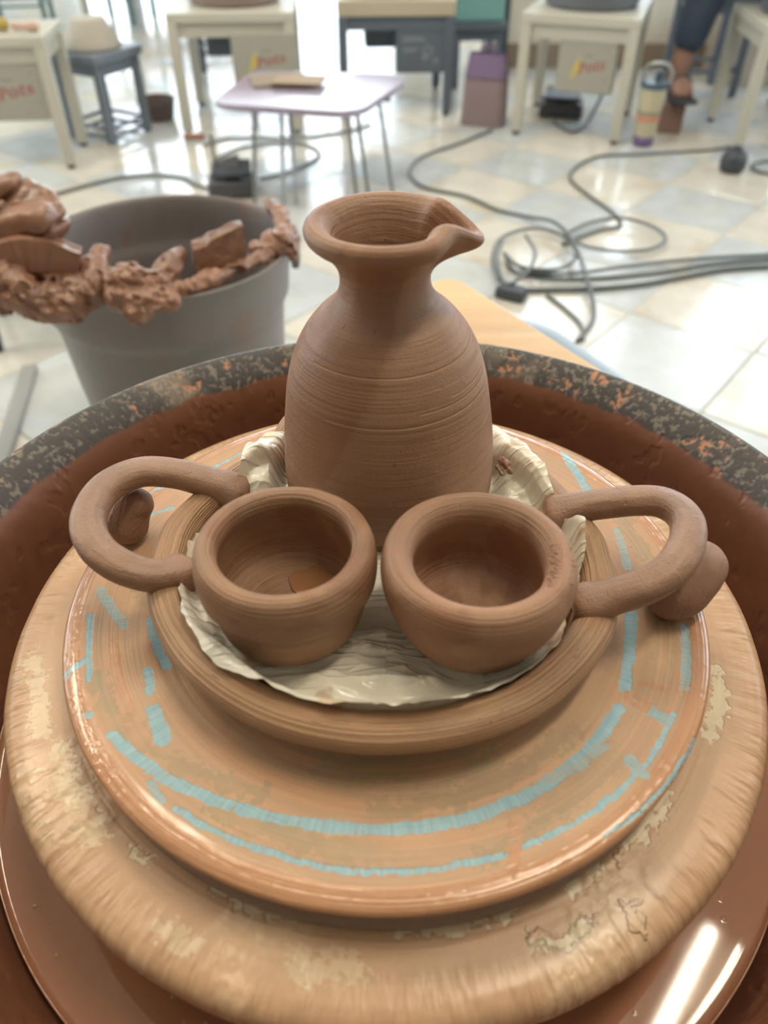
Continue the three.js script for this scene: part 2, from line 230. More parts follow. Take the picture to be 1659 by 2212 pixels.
{
  const wheel = thing('pottery_wheel', 'pottery wheel with a broad slip-covered turntable inside the splash pan', 'pottery wheel', V(0, Y0, -0.0055));
  // turntable
  const Rt = 0.19, N = 1150;
  const cream = mask(N, Rt, -0.004, [[9, 1, [[1365, 1830], [1400, 1790], [1440, 1750]]], [7, 0.9, [[1548, 1470], [1556, 1540], [1545, 1610]]], [9, 0.8, [[850, 2032], [960, 2025], [1080, 1998]]], [6, 0.8, [[1240, 1945], [1290, 1900]]], [6, 0.8, [[455, 1948], [540, 1980], [630, 2003]]], [5, 0.7, [[270, 1868], [300, 1895]]], [6, 0.7, [[1150, 2062], [1200, 2075], [1235, 2055], [1275, 2040]]], [9, 0.35, [[110, 1640], [140, 1750], [190, 1830]]], [8, 0.35, [[60, 1430], [70, 1520], [80, 1600]]], [8, 0.3, [[340, 2040], [400, 2075]]], [9, 0.3, [[640, 2120], [760, 2140]]]]);
  const knobs = mask(N, Rt, -0.004, [[5, 1, [[1150, 2062], [1175, 2045], [1200, 2075], [1235, 2055], [1275, 2030]]], [7, 1, [[1368, 2000], [1378, 2030]]], [3, 0.7, [[1340, 1905], [1345, 1870]]]]);
  const headT = bake(N, N, (u, v) => {
    const x = (u - 0.5) * 2 * Rt, z = (v - 0.5) * 2 * Rt, r = Math.hypot(x, z), a = Math.atan2(z, x), ca = Math.cos(a), sa = Math.sin(a);
    const blot = fbm(x * 38 + 3, z * 38 + 9, 5), drag = fbm(ca * 7 + sa * 3 + r * 20, sa * 9 + r * 26 + 4, 4), ringy = fbm(r * 420, a * 3.1, 3), fine = vn(x * 2600, z * 2600);
    const rim = sstep(0.16, 0.173, r), spokes = fbm(a * 46, r * 60, 3), inner = sstep(0.165, 0.155, r);
    const jag = fbm(x * 150, z * 150, 4), cr = clamp(cream(x, z, 0.005) * 1.7 * sstep(0.3, 0.46, jag)), kn = knobs(x, z, 0.004);
    const patch = sstep(0.5, 0.62, fbm(x * 22 + 40, z * 22 + 17, 5));
    let c = mix3([200, 162, 128], [212, 178, 144], patch); c = mix3(c, [188, 148, 114], sstep(0.55, 0.7, blot) * 0.6); c = mix3(c, [226, 210, 176], cr * 0.85);
    const t = 1 + 0.08 * (drag - 0.5) + 0.05 * (ringy - 0.5) + 0.03 * (fine - 0.5);
    const h = 0.42 + 0.16 * (blot - 0.5) + rim * 0.55 * (spokes - 0.5) + inner * 0.18 * (ringy - 0.5) + 0.35 * patch * (fbm(x * 190, z * 190, 3) - 0.5) + 0.12 * patch + 0.3 * kn - 0.1 * cr;
    return { c: [c[0] * t, c[1] * t, c[2] * t], h, r: 0.34 + 0.16 * (blot - 0.5) + 0.14 * (1 - patch) - 0.12 * rim * spokes - 0.08 * cr };
  }, false);
  const headG = flatUV(ringSurf([[0.0005, -0.004], [0.06, -0.004], [0.12, -0.004], [0.15, -0.004], [0.165, -0.0041], [0.1735, -0.0046], [0.1790, -0.0060], [0.1822, -0.0088], [0.1835, -0.0130], [0.1832, -0.0185], [0.1815, -0.0230], [0.176, -0.0260], [0.10, -0.027], [0.0005, -0.027]], 90, 200, (a, r) => 1 + (r > 0.168 ? 0.0035 * (fbm(Math.cos(a) * 9 + 4, Math.sin(a) * 9, 3) - 0.5) : 0)), Rt);
  part('wheel_head', headG, texMat(headT, 0.0036, { clearcoat: 0.3, clearcoatRoughness: 0.2 }), wheel, 'wide tan turntable smeared with wet slip');
  part('shaft', move(new THREE.CylinderGeometry(0.022, 0.022, 0.34, 32), 0, -0.19, 0), steel, wheel);
  // table, frame and legs below the pan
  const woodT = bake(512, 512, (u, v) => { const g = fbm(u * 3, v * 60, 4), s = sstep(0.45, 0.6, fbm(u * 3 + 7, v * 3, 5)), t = 1 + 0.1 * (g - 0.5); let c = mix3([216, 186, 142], [206, 170, 130], s); return { c: [c[0] * t, c[1] * t, c[2] * t], h: g, r: 0.5 - 0.12 * s }; });
  const sh = new THREE.Shape(), cn = [0.075, -0.60], e1 = [0.118, 0.19], e2 = [-0.13, 0.158];
  const q = (f, g2) => [cn[0] + e1[0] * f + e2[0] * g2, cn[1] + e1[1] * f + e2[1] * g2];
  const s0 = q(0.16, 0), s1 = q(3.4, 0), s2 = q(3.4, 3.2), s3 = q(0, 3.2), s4 = q(0, 0.16), cc = q(0, 0);
  sh.moveTo(s0[0], -s0[1]); sh.lineTo(s1[0], -s1[1]); sh.lineTo(s2[0], -s2[1]); sh.lineTo(s3[0], -s3[1]); sh.lineTo(s4[0], -s4[1]); sh.quadraticCurveTo(cc[0], -cc[1], s0[0], -s0[1]);
  const board = new THREE.ExtrudeGeometry(sh, { depth: 0.012, bevelEnabled: true, bevelSize: 0.004, bevelThickness: 0.004, bevelSegments: 3, curveSegments: 16 }); board.rotateX(-Math.PI / 2); board.translate(0, -0.1185, 0);
  part('table_top', board, texMat(woodT, 0.001), wheel, 'tan clay-stained plywood table top with a rounded corner');
  const lerp2 = (f, g2, ins = 0) => { const p = q(f, g2); return V(p[0], 0, p[1]); };
  for (const [f, g2] of [[0.35, 0.3], [3.1, 0.3], [3.1, 2.9], [0.35, 2.9]]) { const p = lerp2(f, g2); part('leg', box(0.04, Y0 - 0.112, 0.04, p.x, -(Y0 + 0.112) / 2, p.z, 0.005), shadedWhite, wheel); }
  part('motor_housing', box(0.3, 0.2, 0.28, 0, -0.26, 0.02, 0.02), darkPlastic, wheel);
  part('frame_rail', sweep([V(0.155, -0.16, -0.585), V(0.185, -0.16, -0.565), V(0.215, -0.162, -0.52), V(0.26, -0.164, -0.44), V(0.32, -0.166, -0.33)], (t, p) => [0.014 * Math.sign(Math.cos(p)) * Math.abs(Math.cos(p)) ** 0.5, 0.006 * Math.sign(Math.sin(p)) * Math.abs(Math.sin(p)) ** 0.5], 30, 16), plain(C(150, 162, 172), 0.35, { metalness: 0.4 }), wheel, 'grey metal rail beside the table top');

  // splash pan
  const prof = [[0.031, -0.096], [0.12, -0.096], [0.21, -0.096], [0.222, -0.0945], [0.236, -0.084], [0.245, -0.04], [0.2475, -0.004], [0.2498, 0.006], [0.2485, 0.0128], [0.2445, 0.0145], [0.238, 0.0112], [0.231, 0.0055], [0.2265, 0.0005], [0.2235, -0.006], [0.219, -0.03], [0.214, -0.055], [0.2085, -0.072], [0.199, -0.085], [0.182, -0.0905], [0.12, -0.0905], [0.05, -0.0905], [0.036, -0.089], [0.033, -0.08], [0.031, -0.052], [0.029, -0.05], [0.0275, -0.054], [0.0275, -0.094]];
  const pd = dense(prof, 160); let vIn = 0, vOut = 0; pd.forEach(([r, y], i) => { if (!vOut && r > 0.2478 && y > -0.002) vOut = i / 160; if (y > -0.001 && r > 0.2255) vIn = i / 160; });
  let panL = 0; for (let i = 1; i < pd.length; i++) panL += Math.hypot(pd[i][0] - pd[i - 1][0], pd[i][1] - pd[i - 1][1]);
  const panT = bake(1600, 520, (u, v) => {
    const a = -u * Math.PI * 2, ca = Math.cos(a), sa = Math.sin(a), s = (v - vOut) / (vIn - vOut);     // s: 0 outer edge of the lip, 1 inner edge
    const m = (v - vOut) * panL, X = ca * 0.24, Z = sa * 0.24, spk = fbm3(X * 420, Z * 420, m * 420, 3), sp2 = fbm3(X * 95 + 9, Z * 95, m * 95, 4), film = fbm3(X * 26, Z * 26, m * 40, 4), n = fbm3(X * 120, Z * 120, m * 120, 3);
    const edge = s + 0.22 * (film - 0.5) + 0.1 * (sp2 - 0.5), onLip = sstep(1.06, 0.98, edge);
    const brown = mix3([118, 74, 54], [134, 88, 66], n); const splash = sstep(0.6, 0.67, sp2) * 0.85;  // brown is wet slip, darkened further for the shade inside the pan
    const side = Math.abs(ca);                        // the speckled bare plastic shows most at the sides of the lip
    const bare = sstep(0.46, 0.56, fbm(ca * 5 + 11, sa * 5 + m * 10, 4) * 0.75 + side * 0.16 + 0.1 + 0.12 * ca);
    let lip = mix3([122, 110, 98], [66, 62, 62], bare * (1 - 0.3 * splash)); lip = mix3(lip, [164, 152, 134], sstep(0.54, 0.66, spk) * 0.6); lip = mix3(lip, [196, 134, 98], splash * sstep(0.44, 0.56, spk)); lip = mix3(lip, [170, 160, 142], sstep(0.22, 0.02, Math.abs(s)) * 0.6);
    const c = mix3(brown, lip, onLip);
    return { c, h: 0.4 + 0.4 * (spk - 0.5) * onLip + 0.35 * splash + 0.25 * (n - 0.5) * (1 - onLip), r: lerp(0.42, 0.6 + 0.2 * (spk - 0.5), onLip) };
  });
  const pan = thing('splash_pan', 'round dark plastic splash pan with clay-speckled lip and muddy inside', 'splash pan', V(0.001, Y0, -0.003));
  part('pan_body', ringSurf(prof, 160, 220), texMat(panT, 0.0016), pan);
  // slurry
  const r = rng(5), dots = []; for (let i = 0; i < 150; i++) { const a = r() * 6.283, q2 = 0.12 + r() * 0.085; dots.push([q2 * Math.cos(a), q2 * Math.sin(a), 0.0003 + 0.0009 * r() ** 3]); }
  const cell = new Map(); for (const d of dots) for (const i of [-1, 0, 1]) for (const j of [-1, 0, 1]) { const k = (Math.floor(d[0] / 0.003) + i) * 1000 + Math.floor(d[1] / 0.003) + j; (cell.get(k) || cell.set(k, []).get(k)).push(d); }
  const slurryT = bake(1024, 1024, (u, v) => { const x = (u - 0.5) * 0.43, z = (v - 0.5) * 0.43, n = fbm(x * 22, z * 22, 4); let h = 0.4, foam = 0; for (const d of cell.get(Math.floor(x / 0.003) * 1000 + Math.floor(z / 0.003)) || []) { const q3 = Math.hypot(x - d[0], z - d[1]) / d[2]; if (q3 < 1) { h += 0.5 * Math.sqrt(1 - q3 * q3); foam = 0.4; } } const c = mix3([176, 128, 98], [164, 114, 86], n); return { c: mix3(c, [190, 160, 132], foam), h, r: 0.03 + 0.03 * n }; }, false);
  const wet = flatUV(ringSurf([[0.0345, -0.0685], [0.08, -0.0685], [0.15, -0.0685], [0.18, -0.0685], [0.195, -0.0685], [0.2, -0.0685], [0.2035, -0.0685], [0.2048, -0.0682], [0.2058, -0.0674], [0.2064, -0.0660], [0.2068, -0.0676]], 110, 200), 0.215);
  const sl = single('clay_slurry', wet, texMat(slurryT, 0.0008), 'muddy brown slurry water lying in the splash pan under the turntable', 'slurry'); sl.position.set(0.001, Y0, -0.003); sl.userData.kind = 'stuff';
}
{ // throwing bat
  const N = 1350, R = 0.152;
  const BLUE = [[4.6, 1, [[235, 1592], [275, 1630], [320, 1670], [380, 1702], [450, 1735], [550, 1767], [650, 1787], [740, 1797], [830, 1800]]], [5, 1, [[826, 1800], [955, 1789], [1070, 1755], [1190, 1698], [1255, 1640], [1300, 1590], [1332, 1535]]], [2.3, 0.95, [[370, 1752], [435, 1795], [500, 1825], [600, 1861], [725, 1888], [830, 1893], [930, 1886], [1030, 1868], [1090, 1852]]], [2.3, 0.95, [[1128, 1836], [1205, 1805], [1280, 1760], [1352, 1700], [1390, 1660], [1430, 1600], [1452, 1550]]], [2.8, 1, [[187, 1335], [184, 1400], [186, 1475]]], [3, 0.85, [[182, 1428], [160, 1442], [135, 1464]]], [5, 0.55, [[212, 1280], [232, 1318], [258, 1355]]], [4, 1, [[320, 1340], [328, 1395], [355, 1445]]], [4, 1, [[312, 1453], [318, 1497]]], [6.5, 1, [[322, 1540], [335, 1570], [345, 1602]]], [3, 0.9, [[163, 1550], [188, 1550]]], [5.6, 1, [[1358, 1318], [1356, 1432]]], [5.2, 1, [[1352, 1436], [1346, 1492]]], [4, 0.62, [[1474, 1360], [1482, 1430], [1478, 1502]]], [6, 0.6, [[1375, 1528], [1410, 1545], [1432, 1560]]], [5, 0.6, [[1356, 1648], [1385, 1680]]], [1.5, 0.9, [[1497, 1600], [1470, 1660], [1405, 1740], [1300, 1815]]], [5, 1, [[1215, 980], [1240, 1020], [1268, 1068]]], [2, 0.9, [[440, 1022], [512, 982], [575, 962]]], [3, 0.8, [[300, 1077], [358, 1050]]], [2.4, 0.7, [[308, 1118], [372, 1100]]], [3, 0.6, [[317, 1700], [345, 1735]]], [4, 0.5, [[1330, 1150], [1355, 1230]]], [4, 0.5, [[1180, 1690], [1240, 1670], [1300, 1620]]]];
  const FILM = [[9, 0.9, [[200, 1470], [225, 1520], [235, 1560]]], [10, 0.8, [[280, 1240], [330, 1320]]], [7, 0.8, [[250, 1560], [330, 1640], [450, 1690], [560, 1730]]], [10, 0.7, [[1430, 1240], [1440, 1330], [1430, 1420]]], [8, 0.7, [[800, 1760], [1000, 1730], [1130, 1670], [1230, 1580]]], [9, 0.8, [[460, 1765], [600, 1815], [750, 1845], [830, 1848]]], [8, 0.7, [[1150, 1780], [1250, 1720], [1330, 1640]]], [12, 0.6, [[700, 1660], [850, 1680], [1050, 1650]]], [9, 0.7, [[1330, 1110], [1380, 1200]]], [7, 0.8, [[1040, 1855], [1130, 1815]]]];
  const blue = mask(N, R, BAT_Y, BLUE), film = mask(N, R, BAT_Y, FILM);
  const mud = mask(N, R, BAT_Y, [[7, 1, [[1362, 1512], [1385, 1530]]], [5, 1, [[1110, 1800], [1105, 1880]]], [4, 0.8, [[235, 1385], [248, 1470], [275, 1540]]], [5, 0.8, [[160, 1510], [175, 1600], [220, 1690]]], [3, 0.8, [[1380, 1480], [1450, 1500], [1515, 1510]]]]);
  const batT = bake(N, N, (u, v) => {
    const x = (u - 0.5) * 2 * R, z = (v - 0.5) * 2 * R, r = Math.hypot(x, z), a = Math.atan2(z, x), ca = Math.cos(a), sa = Math.sin(a);
    const ring = fbm(r * 300, ca * 1.4 + sa * 0.6 + 5, 3), ring2 = fbm(r * 1300 + 3, ca * 2.5 + sa * 2, 2), blot = fbm(x * 34 + 8, z * 34 + 2, 5), fine = vn(x * 2900, z * 2900), jag = fbm(x * 330, z * 330, 4), brush = fbm(a * 190, r * 90, 3);
    let c = mix3([186, 150, 118], [196, 152, 116], sstep(0.42, 0.62, ring)); c = mix3(c, [200, 160, 122], sstep(0.5, 0.66, blot) * 0.7);
    const grey = clamp(film(x, z, 0.006) * sstep(0.22, 0.7, fbm(r * 170, ca * 9 + sa * 5, 3) * 0.6 + fbm(x * 55, z * 55, 3) * 0.4 + 0.04)); c = mix3(c, [164, 140, 106], grey * 0.8); c = mix3(c, [150, 150, 126], grey * sstep(0.52, 0.62, ring2) * 0.45);
    const b = clamp(blue(x, z) * 1.35 * sstep(0.2, 0.52, jag * 0.55 + brush * 0.45 + 0.06)); c = mix3(c, mix3([122, 170, 190], [168, 203, 212], brush), b * 0.9);
    const outer = sstep(0.1385, 0.1425, r), m = mud(x, z); c = mix3(c, [194, 142, 106], clamp(outer * 0.8 * (1 - b) + m * sstep(0.3, 0.45, jag)));
    const speck = vn(x * 700 + 3, z * 700) > 0.985 ? 0.75 : 1, t = (1 + 0.07 * (ring2 - 0.5) + 0.03 * (fine - 0.5)) * speck;
    const h = 0.5 + 0.12 * (ring - 0.5) + 0.1 * (ring2 - 0.5) - 0.12 * b - 0.06 * grey + outer * 0.3 * (fbm(r * 900, ca * 3 + sa * 3, 2) - 0.5) + outer * 0.25 * (fbm(x * 260, z * 260, 3) - 0.5) + 0.25 * m * (jag - 0.3);
    return { c: [c[0] * t, c[1] * t, c[2] * t], h, r: 0.46 - 0.26 * outer + 0.1 * b + 0.1 * (blot - 0.5) - 0.1 * m };
  }, false);
  const bat = thing('throwing_bat', 'round clay-smeared bat with pale blue scrape marks on the turntable', 'bat', V(0, Y0, -0.0013));
  part('bat_plate', flatUV(ringSurf([[0.0005, BAT_Y], [0.07, BAT_Y], [0.12, BAT_Y], [0.1385, BAT_Y], [0.1425, BAT_Y + 0.0003], [0.1458, BAT_Y + 0.0001], [0.1478, BAT_Y - 0.0005], [0.1490, BAT_Y - 0.0015], [0.1494, BAT_Y - 0.0028], [0.1487, BAT_Y - 0.0041], [0.1465, BAT_Y - 0.0048], [0.12, BAT_Y - 0.0050]], 110, 220), R), texMat(batT, 0.0014, { clearcoat: 0.4, clearcoatRoughness: 0.08 }), bat);
  part('bat_underside', ringSurf([[0.12, BAT_Y - 0.0049], [0.1418, BAT_Y - 0.0051], [0.1412, BAT_Y - 0.0065], [0.1418, BAT_Y - 0.0080], [0.1411, BAT_Y - 0.0098], [0.1424, BAT_Y - 0.0120], [0.1420, BAT_Y - 0.0140], [0.1438, BAT_Y - 0.0165], [0.1436, BAT_Y - 0.0180], [0.1464, BAT_Y - 0.0198], [0.1470, BAT_Y - 0.0214], [0.1462, -0.0036], [0.14, -0.0037], [0.0005, -0.0037]], 120, 220, () => 1, 6, 1), plain(C(150, 122, 102), 0.45, { bumpMap: handClayT.bump, bumpScale: 0.001 }), bat, 'recessed underside of the bat, brown slip darkened for lip shade');  // slip brown, darkened to carry the shade under the lip
}

// ───────────── tray, carafe and cups ─────────────
const TX = -0.0006, TZ = -0.007;
const TRAY_EDGE = [[-180, 0.1068], [-146, 0.0985], [-134, 0.0965], [-114, 0.121], [-90, 0.142], [-66, 0.122], [-48, 0.1005], [-33, 0.0985], [-17, 0.0985], [2, 0.1035], [27, 0.1085], [60, 0.1078], [90, 0.1070], [130, 0.1078], [164, 0.1088], [180, 0.1068]];
const trayR = (a) => { const q = Math.atan2(Math.sin(a), Math.cos(a)) * 180 / Math.PI; for (let i = 1; i < TRAY_EDGE.length; i++) if (q <= TRAY_EDGE[i][0]) { const [a0, r0] = TRAY_EDGE[i - 1], [a1, r1] = TRAY_EDGE[i], t = (q - a0) / (a1 - a0); return lerp(r0, r1, t * t * (3 - 2 * t)); } return 0.1068; };
const TRAY = [[0.0005, 0.0193], [0.4, 0.0193], [0.76, 0.0193], [0.80, 0.0205], [0.855, 0.0255], [0.925, 0.0312], [0.982, 0.0348], [1.0, 0.0385], [0.992, 0.0428], [0.965, 0.0455], [0.92, 0.0462], [0.875, 0.0448], [0.85, 0.0415], [0.838, 0.0365], [0.818, 0.0325], [0.78, 0.0306], [0.6, 0.0302], [0.3, 0.0302], [0.0005, 0.0302]];
const trayInner = (f) => { const k = [[0, 0.0302], [0.78, 0.0306], [0.818, 0.0325], [0.838, 0.0365], [0.85, 0.0415], [0.875, 0.0448], [0.92, 0.0462], [1.0, 0.0462], [1.3, 0.0462]]; for (let i = 1; i < k.length; i++) if (f <= k[i][0]) return lerp(k[i - 1][1], k[i][1], (f - k[i - 1][0]) / (k[i][0] - k[i - 1][0])); return 0.0462; };
{
  const tray = thing('clay_tray', 'wet clay round tray with two loop handles on the bat', 'tray', V(TX, Y0, TZ));
  const trayT = thrown(1024, 1400, [172, 136, 103], { rings: 2.6, spread: 1.2, damp: 0.25, seed: 3, rough: 0.56 });
  const d = dense(TRAY.map(([f, y]) => [f * 0.11, y]), 150);
  const dents = [[0.42, 0.005, 0.10], [2.6, 0.003, 0.2], [0.95, 0.0025, 0.16]];
  const g = surf((u, v) => { const [q, y] = d[Math.round(v * 150)], a = -u * Math.PI * 2, f = q / 0.11, R = trayR(a); let yy = y, w = 0.0012 * (fbm(Math.cos(a) * 3 + 8, Math.sin(a) * 3 + f * 4, 3) - 0.5) * sstep(0.5, 0.9, f);
    if (f > 0.84 && y > 0.036) for (const [da, dp, dw] of dents) { const e = Math.atan2(Math.sin(a - da), Math.cos(a - da)) / dw; yy -= dp * 0.55 * Math.exp(-e * e); }
    return V((f * R + w) * Math.cos(a), yy + w * 0.6, (f * R + w) * Math.sin(a)); }, 240, 150, true, 1, 1);
  part('tray_body', g, texMat(trayT, 0.0013, { clearcoat: 0.1, clearcoatRoughness: 0.3 }), tray);
  const loop = (list, seed) => { const pts = list.map(([u, v, y]) => at(u, v, y).sub(V(TX, Y0, TZ))); const h = sweep(pts, (t, p) => { const end = Math.exp(-(((t < 0.5 ? t : 1 - t) / 0.07) ** 2)), cap = Math.sqrt(Math.max(0, 1 - (1 - Math.min(1, (t < 0.5 ? t : 1 - t) / 0.05)) ** 2)), k = cap * (1 + 0.45 * end) + 0.16 * (fbm(t * 6 + seed, Math.cos(p) + Math.sin(p) * 1.3 + seed, 3) - 0.5), c = Math.cos(p), s = Math.sin(p); return [0.0078 * k * Math.sign(c) * Math.abs(c) ** 0.85, 0.0062 * k * Math.sign(s) * Math.abs(s) ** 0.8]; }, 90, 28, 0.35, 1.4); part('handle', h, handClay, tray, 'hand-rolled looped clay handle'); };
  loop([[530, 1080, 0.038], [488, 1055, 0.0445], [440, 1040, 0.048], [380, 1024, 0.052], [300, 1020, 0.056], [228, 1052, 0.058], [186, 1120, 0.058], [202, 1182, 0.056], [255, 1222, 0.053], [320, 1242, 0.048], [372, 1240, 0.0435], [410, 1232, 0.038]], 1);
  loop([[1170, 1120, 0.038], [1232, 1100, 0.045], [1285, 1090, 0.049], [1360, 1082, 0.054], [1428, 1086, 0.058], [1474, 1118, 0.060], [1478, 1172, 0.060], [1446, 1228, 0.058], [1388, 1266, 0.053], [1322, 1288, 0.047], [1280, 1300, 0.0435], [1235, 1312, 0.038]], 5);
}
{ // props of clay that hold the handles up while they dry
  const a = at(272, 1172, BAT_Y), b = at(262, 1112, 0.045);
  single('clay_prop', blob([[P4(V(a.x, a.y + 0.011, a.z - 0.004), 0.0115), P4(V(b.x, Y0 + 0.038, a.z - 0.007), 0.0095)]], { cell: 0.0016, noise: 0.0016, freq: 90 }), dryLump, 'brown clay lump under the handle beside the cup with the water puddle', 'clay lump');
  const c = at(1432, 1316, BAT_Y), e = at(1502, 1212, 0.042);
  single('clay_prop', blob([[P4(V(c.x, c.y + 0.0125, c.z), 0.0125), P4(V(e.x - 0.001, Y0 + 0.036, e.z), 0.0125)], [P4(V(c.x + 0.006, c.y + 0.0125, c.z - 0.004), 0.012), P4(V(e.x + 0.004, Y0 + 0.034, e.z - 0.004), 0.011)]], { cell: 0.0016, noise: 0.001, freq: 70 }), dryLump, 'tall slanting clay lump propping up the handle beside the rough-rimmed cup', 'clay lump');
}
{ // polythene under the pots
  const out = [[480, 1455], [540, 1490], [640, 1522], [760, 1542], [900, 1546], [1000, 1522], [1110, 1470], [1195, 1400], [1228, 1300], [1252, 1210], [1240, 1140], [1196, 1112], [1172, 1040], [1120, 985], [1062, 936], [930, 905], [760, 905], [628, 940], [572, 948], [535, 985], [520, 1030], [480, 1085], [400, 1165], [384, 1232], [386, 1300], [410, 1370], [440, 1420]].map(([u, v]) => { const p = at(u, v, 0.0455); return [Math.atan2(p.z - Y0 * 0 - TZ, p.x - TX), Math.hypot(p.x - TX, p.z - TZ)]; }).sort((p, q) => p[0] - q[0]);
  const edge = (a) => { let i = out.findIndex((o) => o[0] > a); if (i < 0) i = 0; const p = out[(i + out.length - 1) % out.length], q = out[i]; let da = q[0] - p[0], db = a - p[0]; if (da <= 0) da += 6.2832; if (db < 0) db += 6.2832; return lerp(p[1], q[1], db / da); };
  const feet = [[-0.041, 0.029, 0.031], [0.0365, 0.034, 0.031], [0.0015, -0.062, 0.055]];
  const f1 = at(560, 1000, 0.055), f2 = at(1240, 1150, 0.05), f3 = at(1115, 1000, 0.05);
  const g = surf((u, v) => {
    const a = -u * Math.PI * 2, aa = Math.atan2(Math.sin(a), Math.cos(a)), tv = v ** 0.8, rr = (edge(aa) + 0.0035 * (fbm(Math.cos(a) * 14, Math.sin(a) * 14, 3) - 0.5)) * tv, x = TX + rr * Math.cos(a), z = TZ + rr * Math.sin(a);
    let flat = 1; for (const [fx, fz, fr] of feet) flat = Math.min(flat, sstep(fr - 0.001, fr + 0.007, Math.hypot(x - fx, z - fz)));
    const base = trayInner(rr / trayR(a)), front = sstep(0.1, 0.75, Math.sin(aa)), ph = vn(Math.cos(a) * 3 + 7, Math.sin(a) * 3) * 5;
    const fold = (t) => { const q = Math.abs(Math.sin(t)); return 1 - q ** 0.7; };
    const cr = front * (0.0046 * fold(rr * 130 + ph * 0.6 + aa * 0.9) + 0.0018 * fold(rr * 300 - ph * 1.3 - aa * 2)) + (1 - front) * (0.0026 * fold(aa * 7 + ph) + 0.0014 * fold(aa * 15 - ph + rr * 70)) + (fbm(x * 90, z * 90, 2) - 0.5) * 0.0016;
    let y = base + 0.0016 + flat * (0.0012 + cr * sstep(0.25, 0.6, v));
    const bump = (p, h, w) => h * Math.exp(-(((x - p.x) ** 2 + (z - p.z) ** 2) / (w * w)));
    y += flat * (bump(f1, 0.016, 0.014) + bump(f2, 0.011, 0.009) + bump(f3, 0.006, 0.018));
    return V(x, y, z); }, 360, 120, true);
  const p = g.attributes.position, uv = g.attributes.uv; for (let i = 0; i < p.count; i++) uv.setXY(i, p.getX(i) * 8, p.getZ(i) * 8);
  const t = bake(512, 512, (u, v) => { const n = fbm(u * 7, v * 7, 4), w = 1 - Math.abs(fbm(u * 5 + 4, v * 22 + vn(u * 4, v * 4) * 3, 3) * 2 - 1), d = sstep(0.66, 0.72, fbm(u * 5 + 20, v * 5 + 3, 5)), k = 0.97 + 0.06 * n; return { c: mix3([250 * k, 244 * k, 226 * k], [200, 160, 124], d * 0.5), h: 0.4 * n + 0.5 * w ** 5, r: 0.24 + 0.15 * n }; });
  const m = texMat(t, 0.0022, { transmission: 0.12, thickness: 0, ior: 1.45, side: THREE.DoubleSide, clearcoat: 0.6, clearcoatRoughness: 0.18 });
  const bag = single('plastic_sheet', g, m, 'crumpled cream translucent plastic sheet lining the clay tray', 'plastic sheet'); bag.position.y = Y0;
}
{ // smear of dark clay on the sheet behind the right cup
  const p = at(1078, 1002, 0.048), q = at(1086, 1028, 0.048), y = Y0 + 0.0508;
  single('clay_crumb', blob([[P4(V(p.x, y, p.z), 0.0016), P4(V(p.x + 0.002, y, p.z + 0.004), 0.0022)], [P4(V(p.x + 0.002, y, p.z + 0.004), 0.0014), P4(V(q.x + 0.003, y - 0.001, q.z), 0.0009)], [P4(V(p.x - 0.003, y, p.z + 0.006), 0.0008), P4(V(q.x - 0.002, y - 0.001, q.z + 0.001), 0.0009)]], { k: 0.001, cell: 0.0005, noise: 0.0011, freq: 500, pad: 0.003 }), dryLump, 'small dark clay crumb stuck on the plastic sheet beside the carafe', 'clay crumb');
}
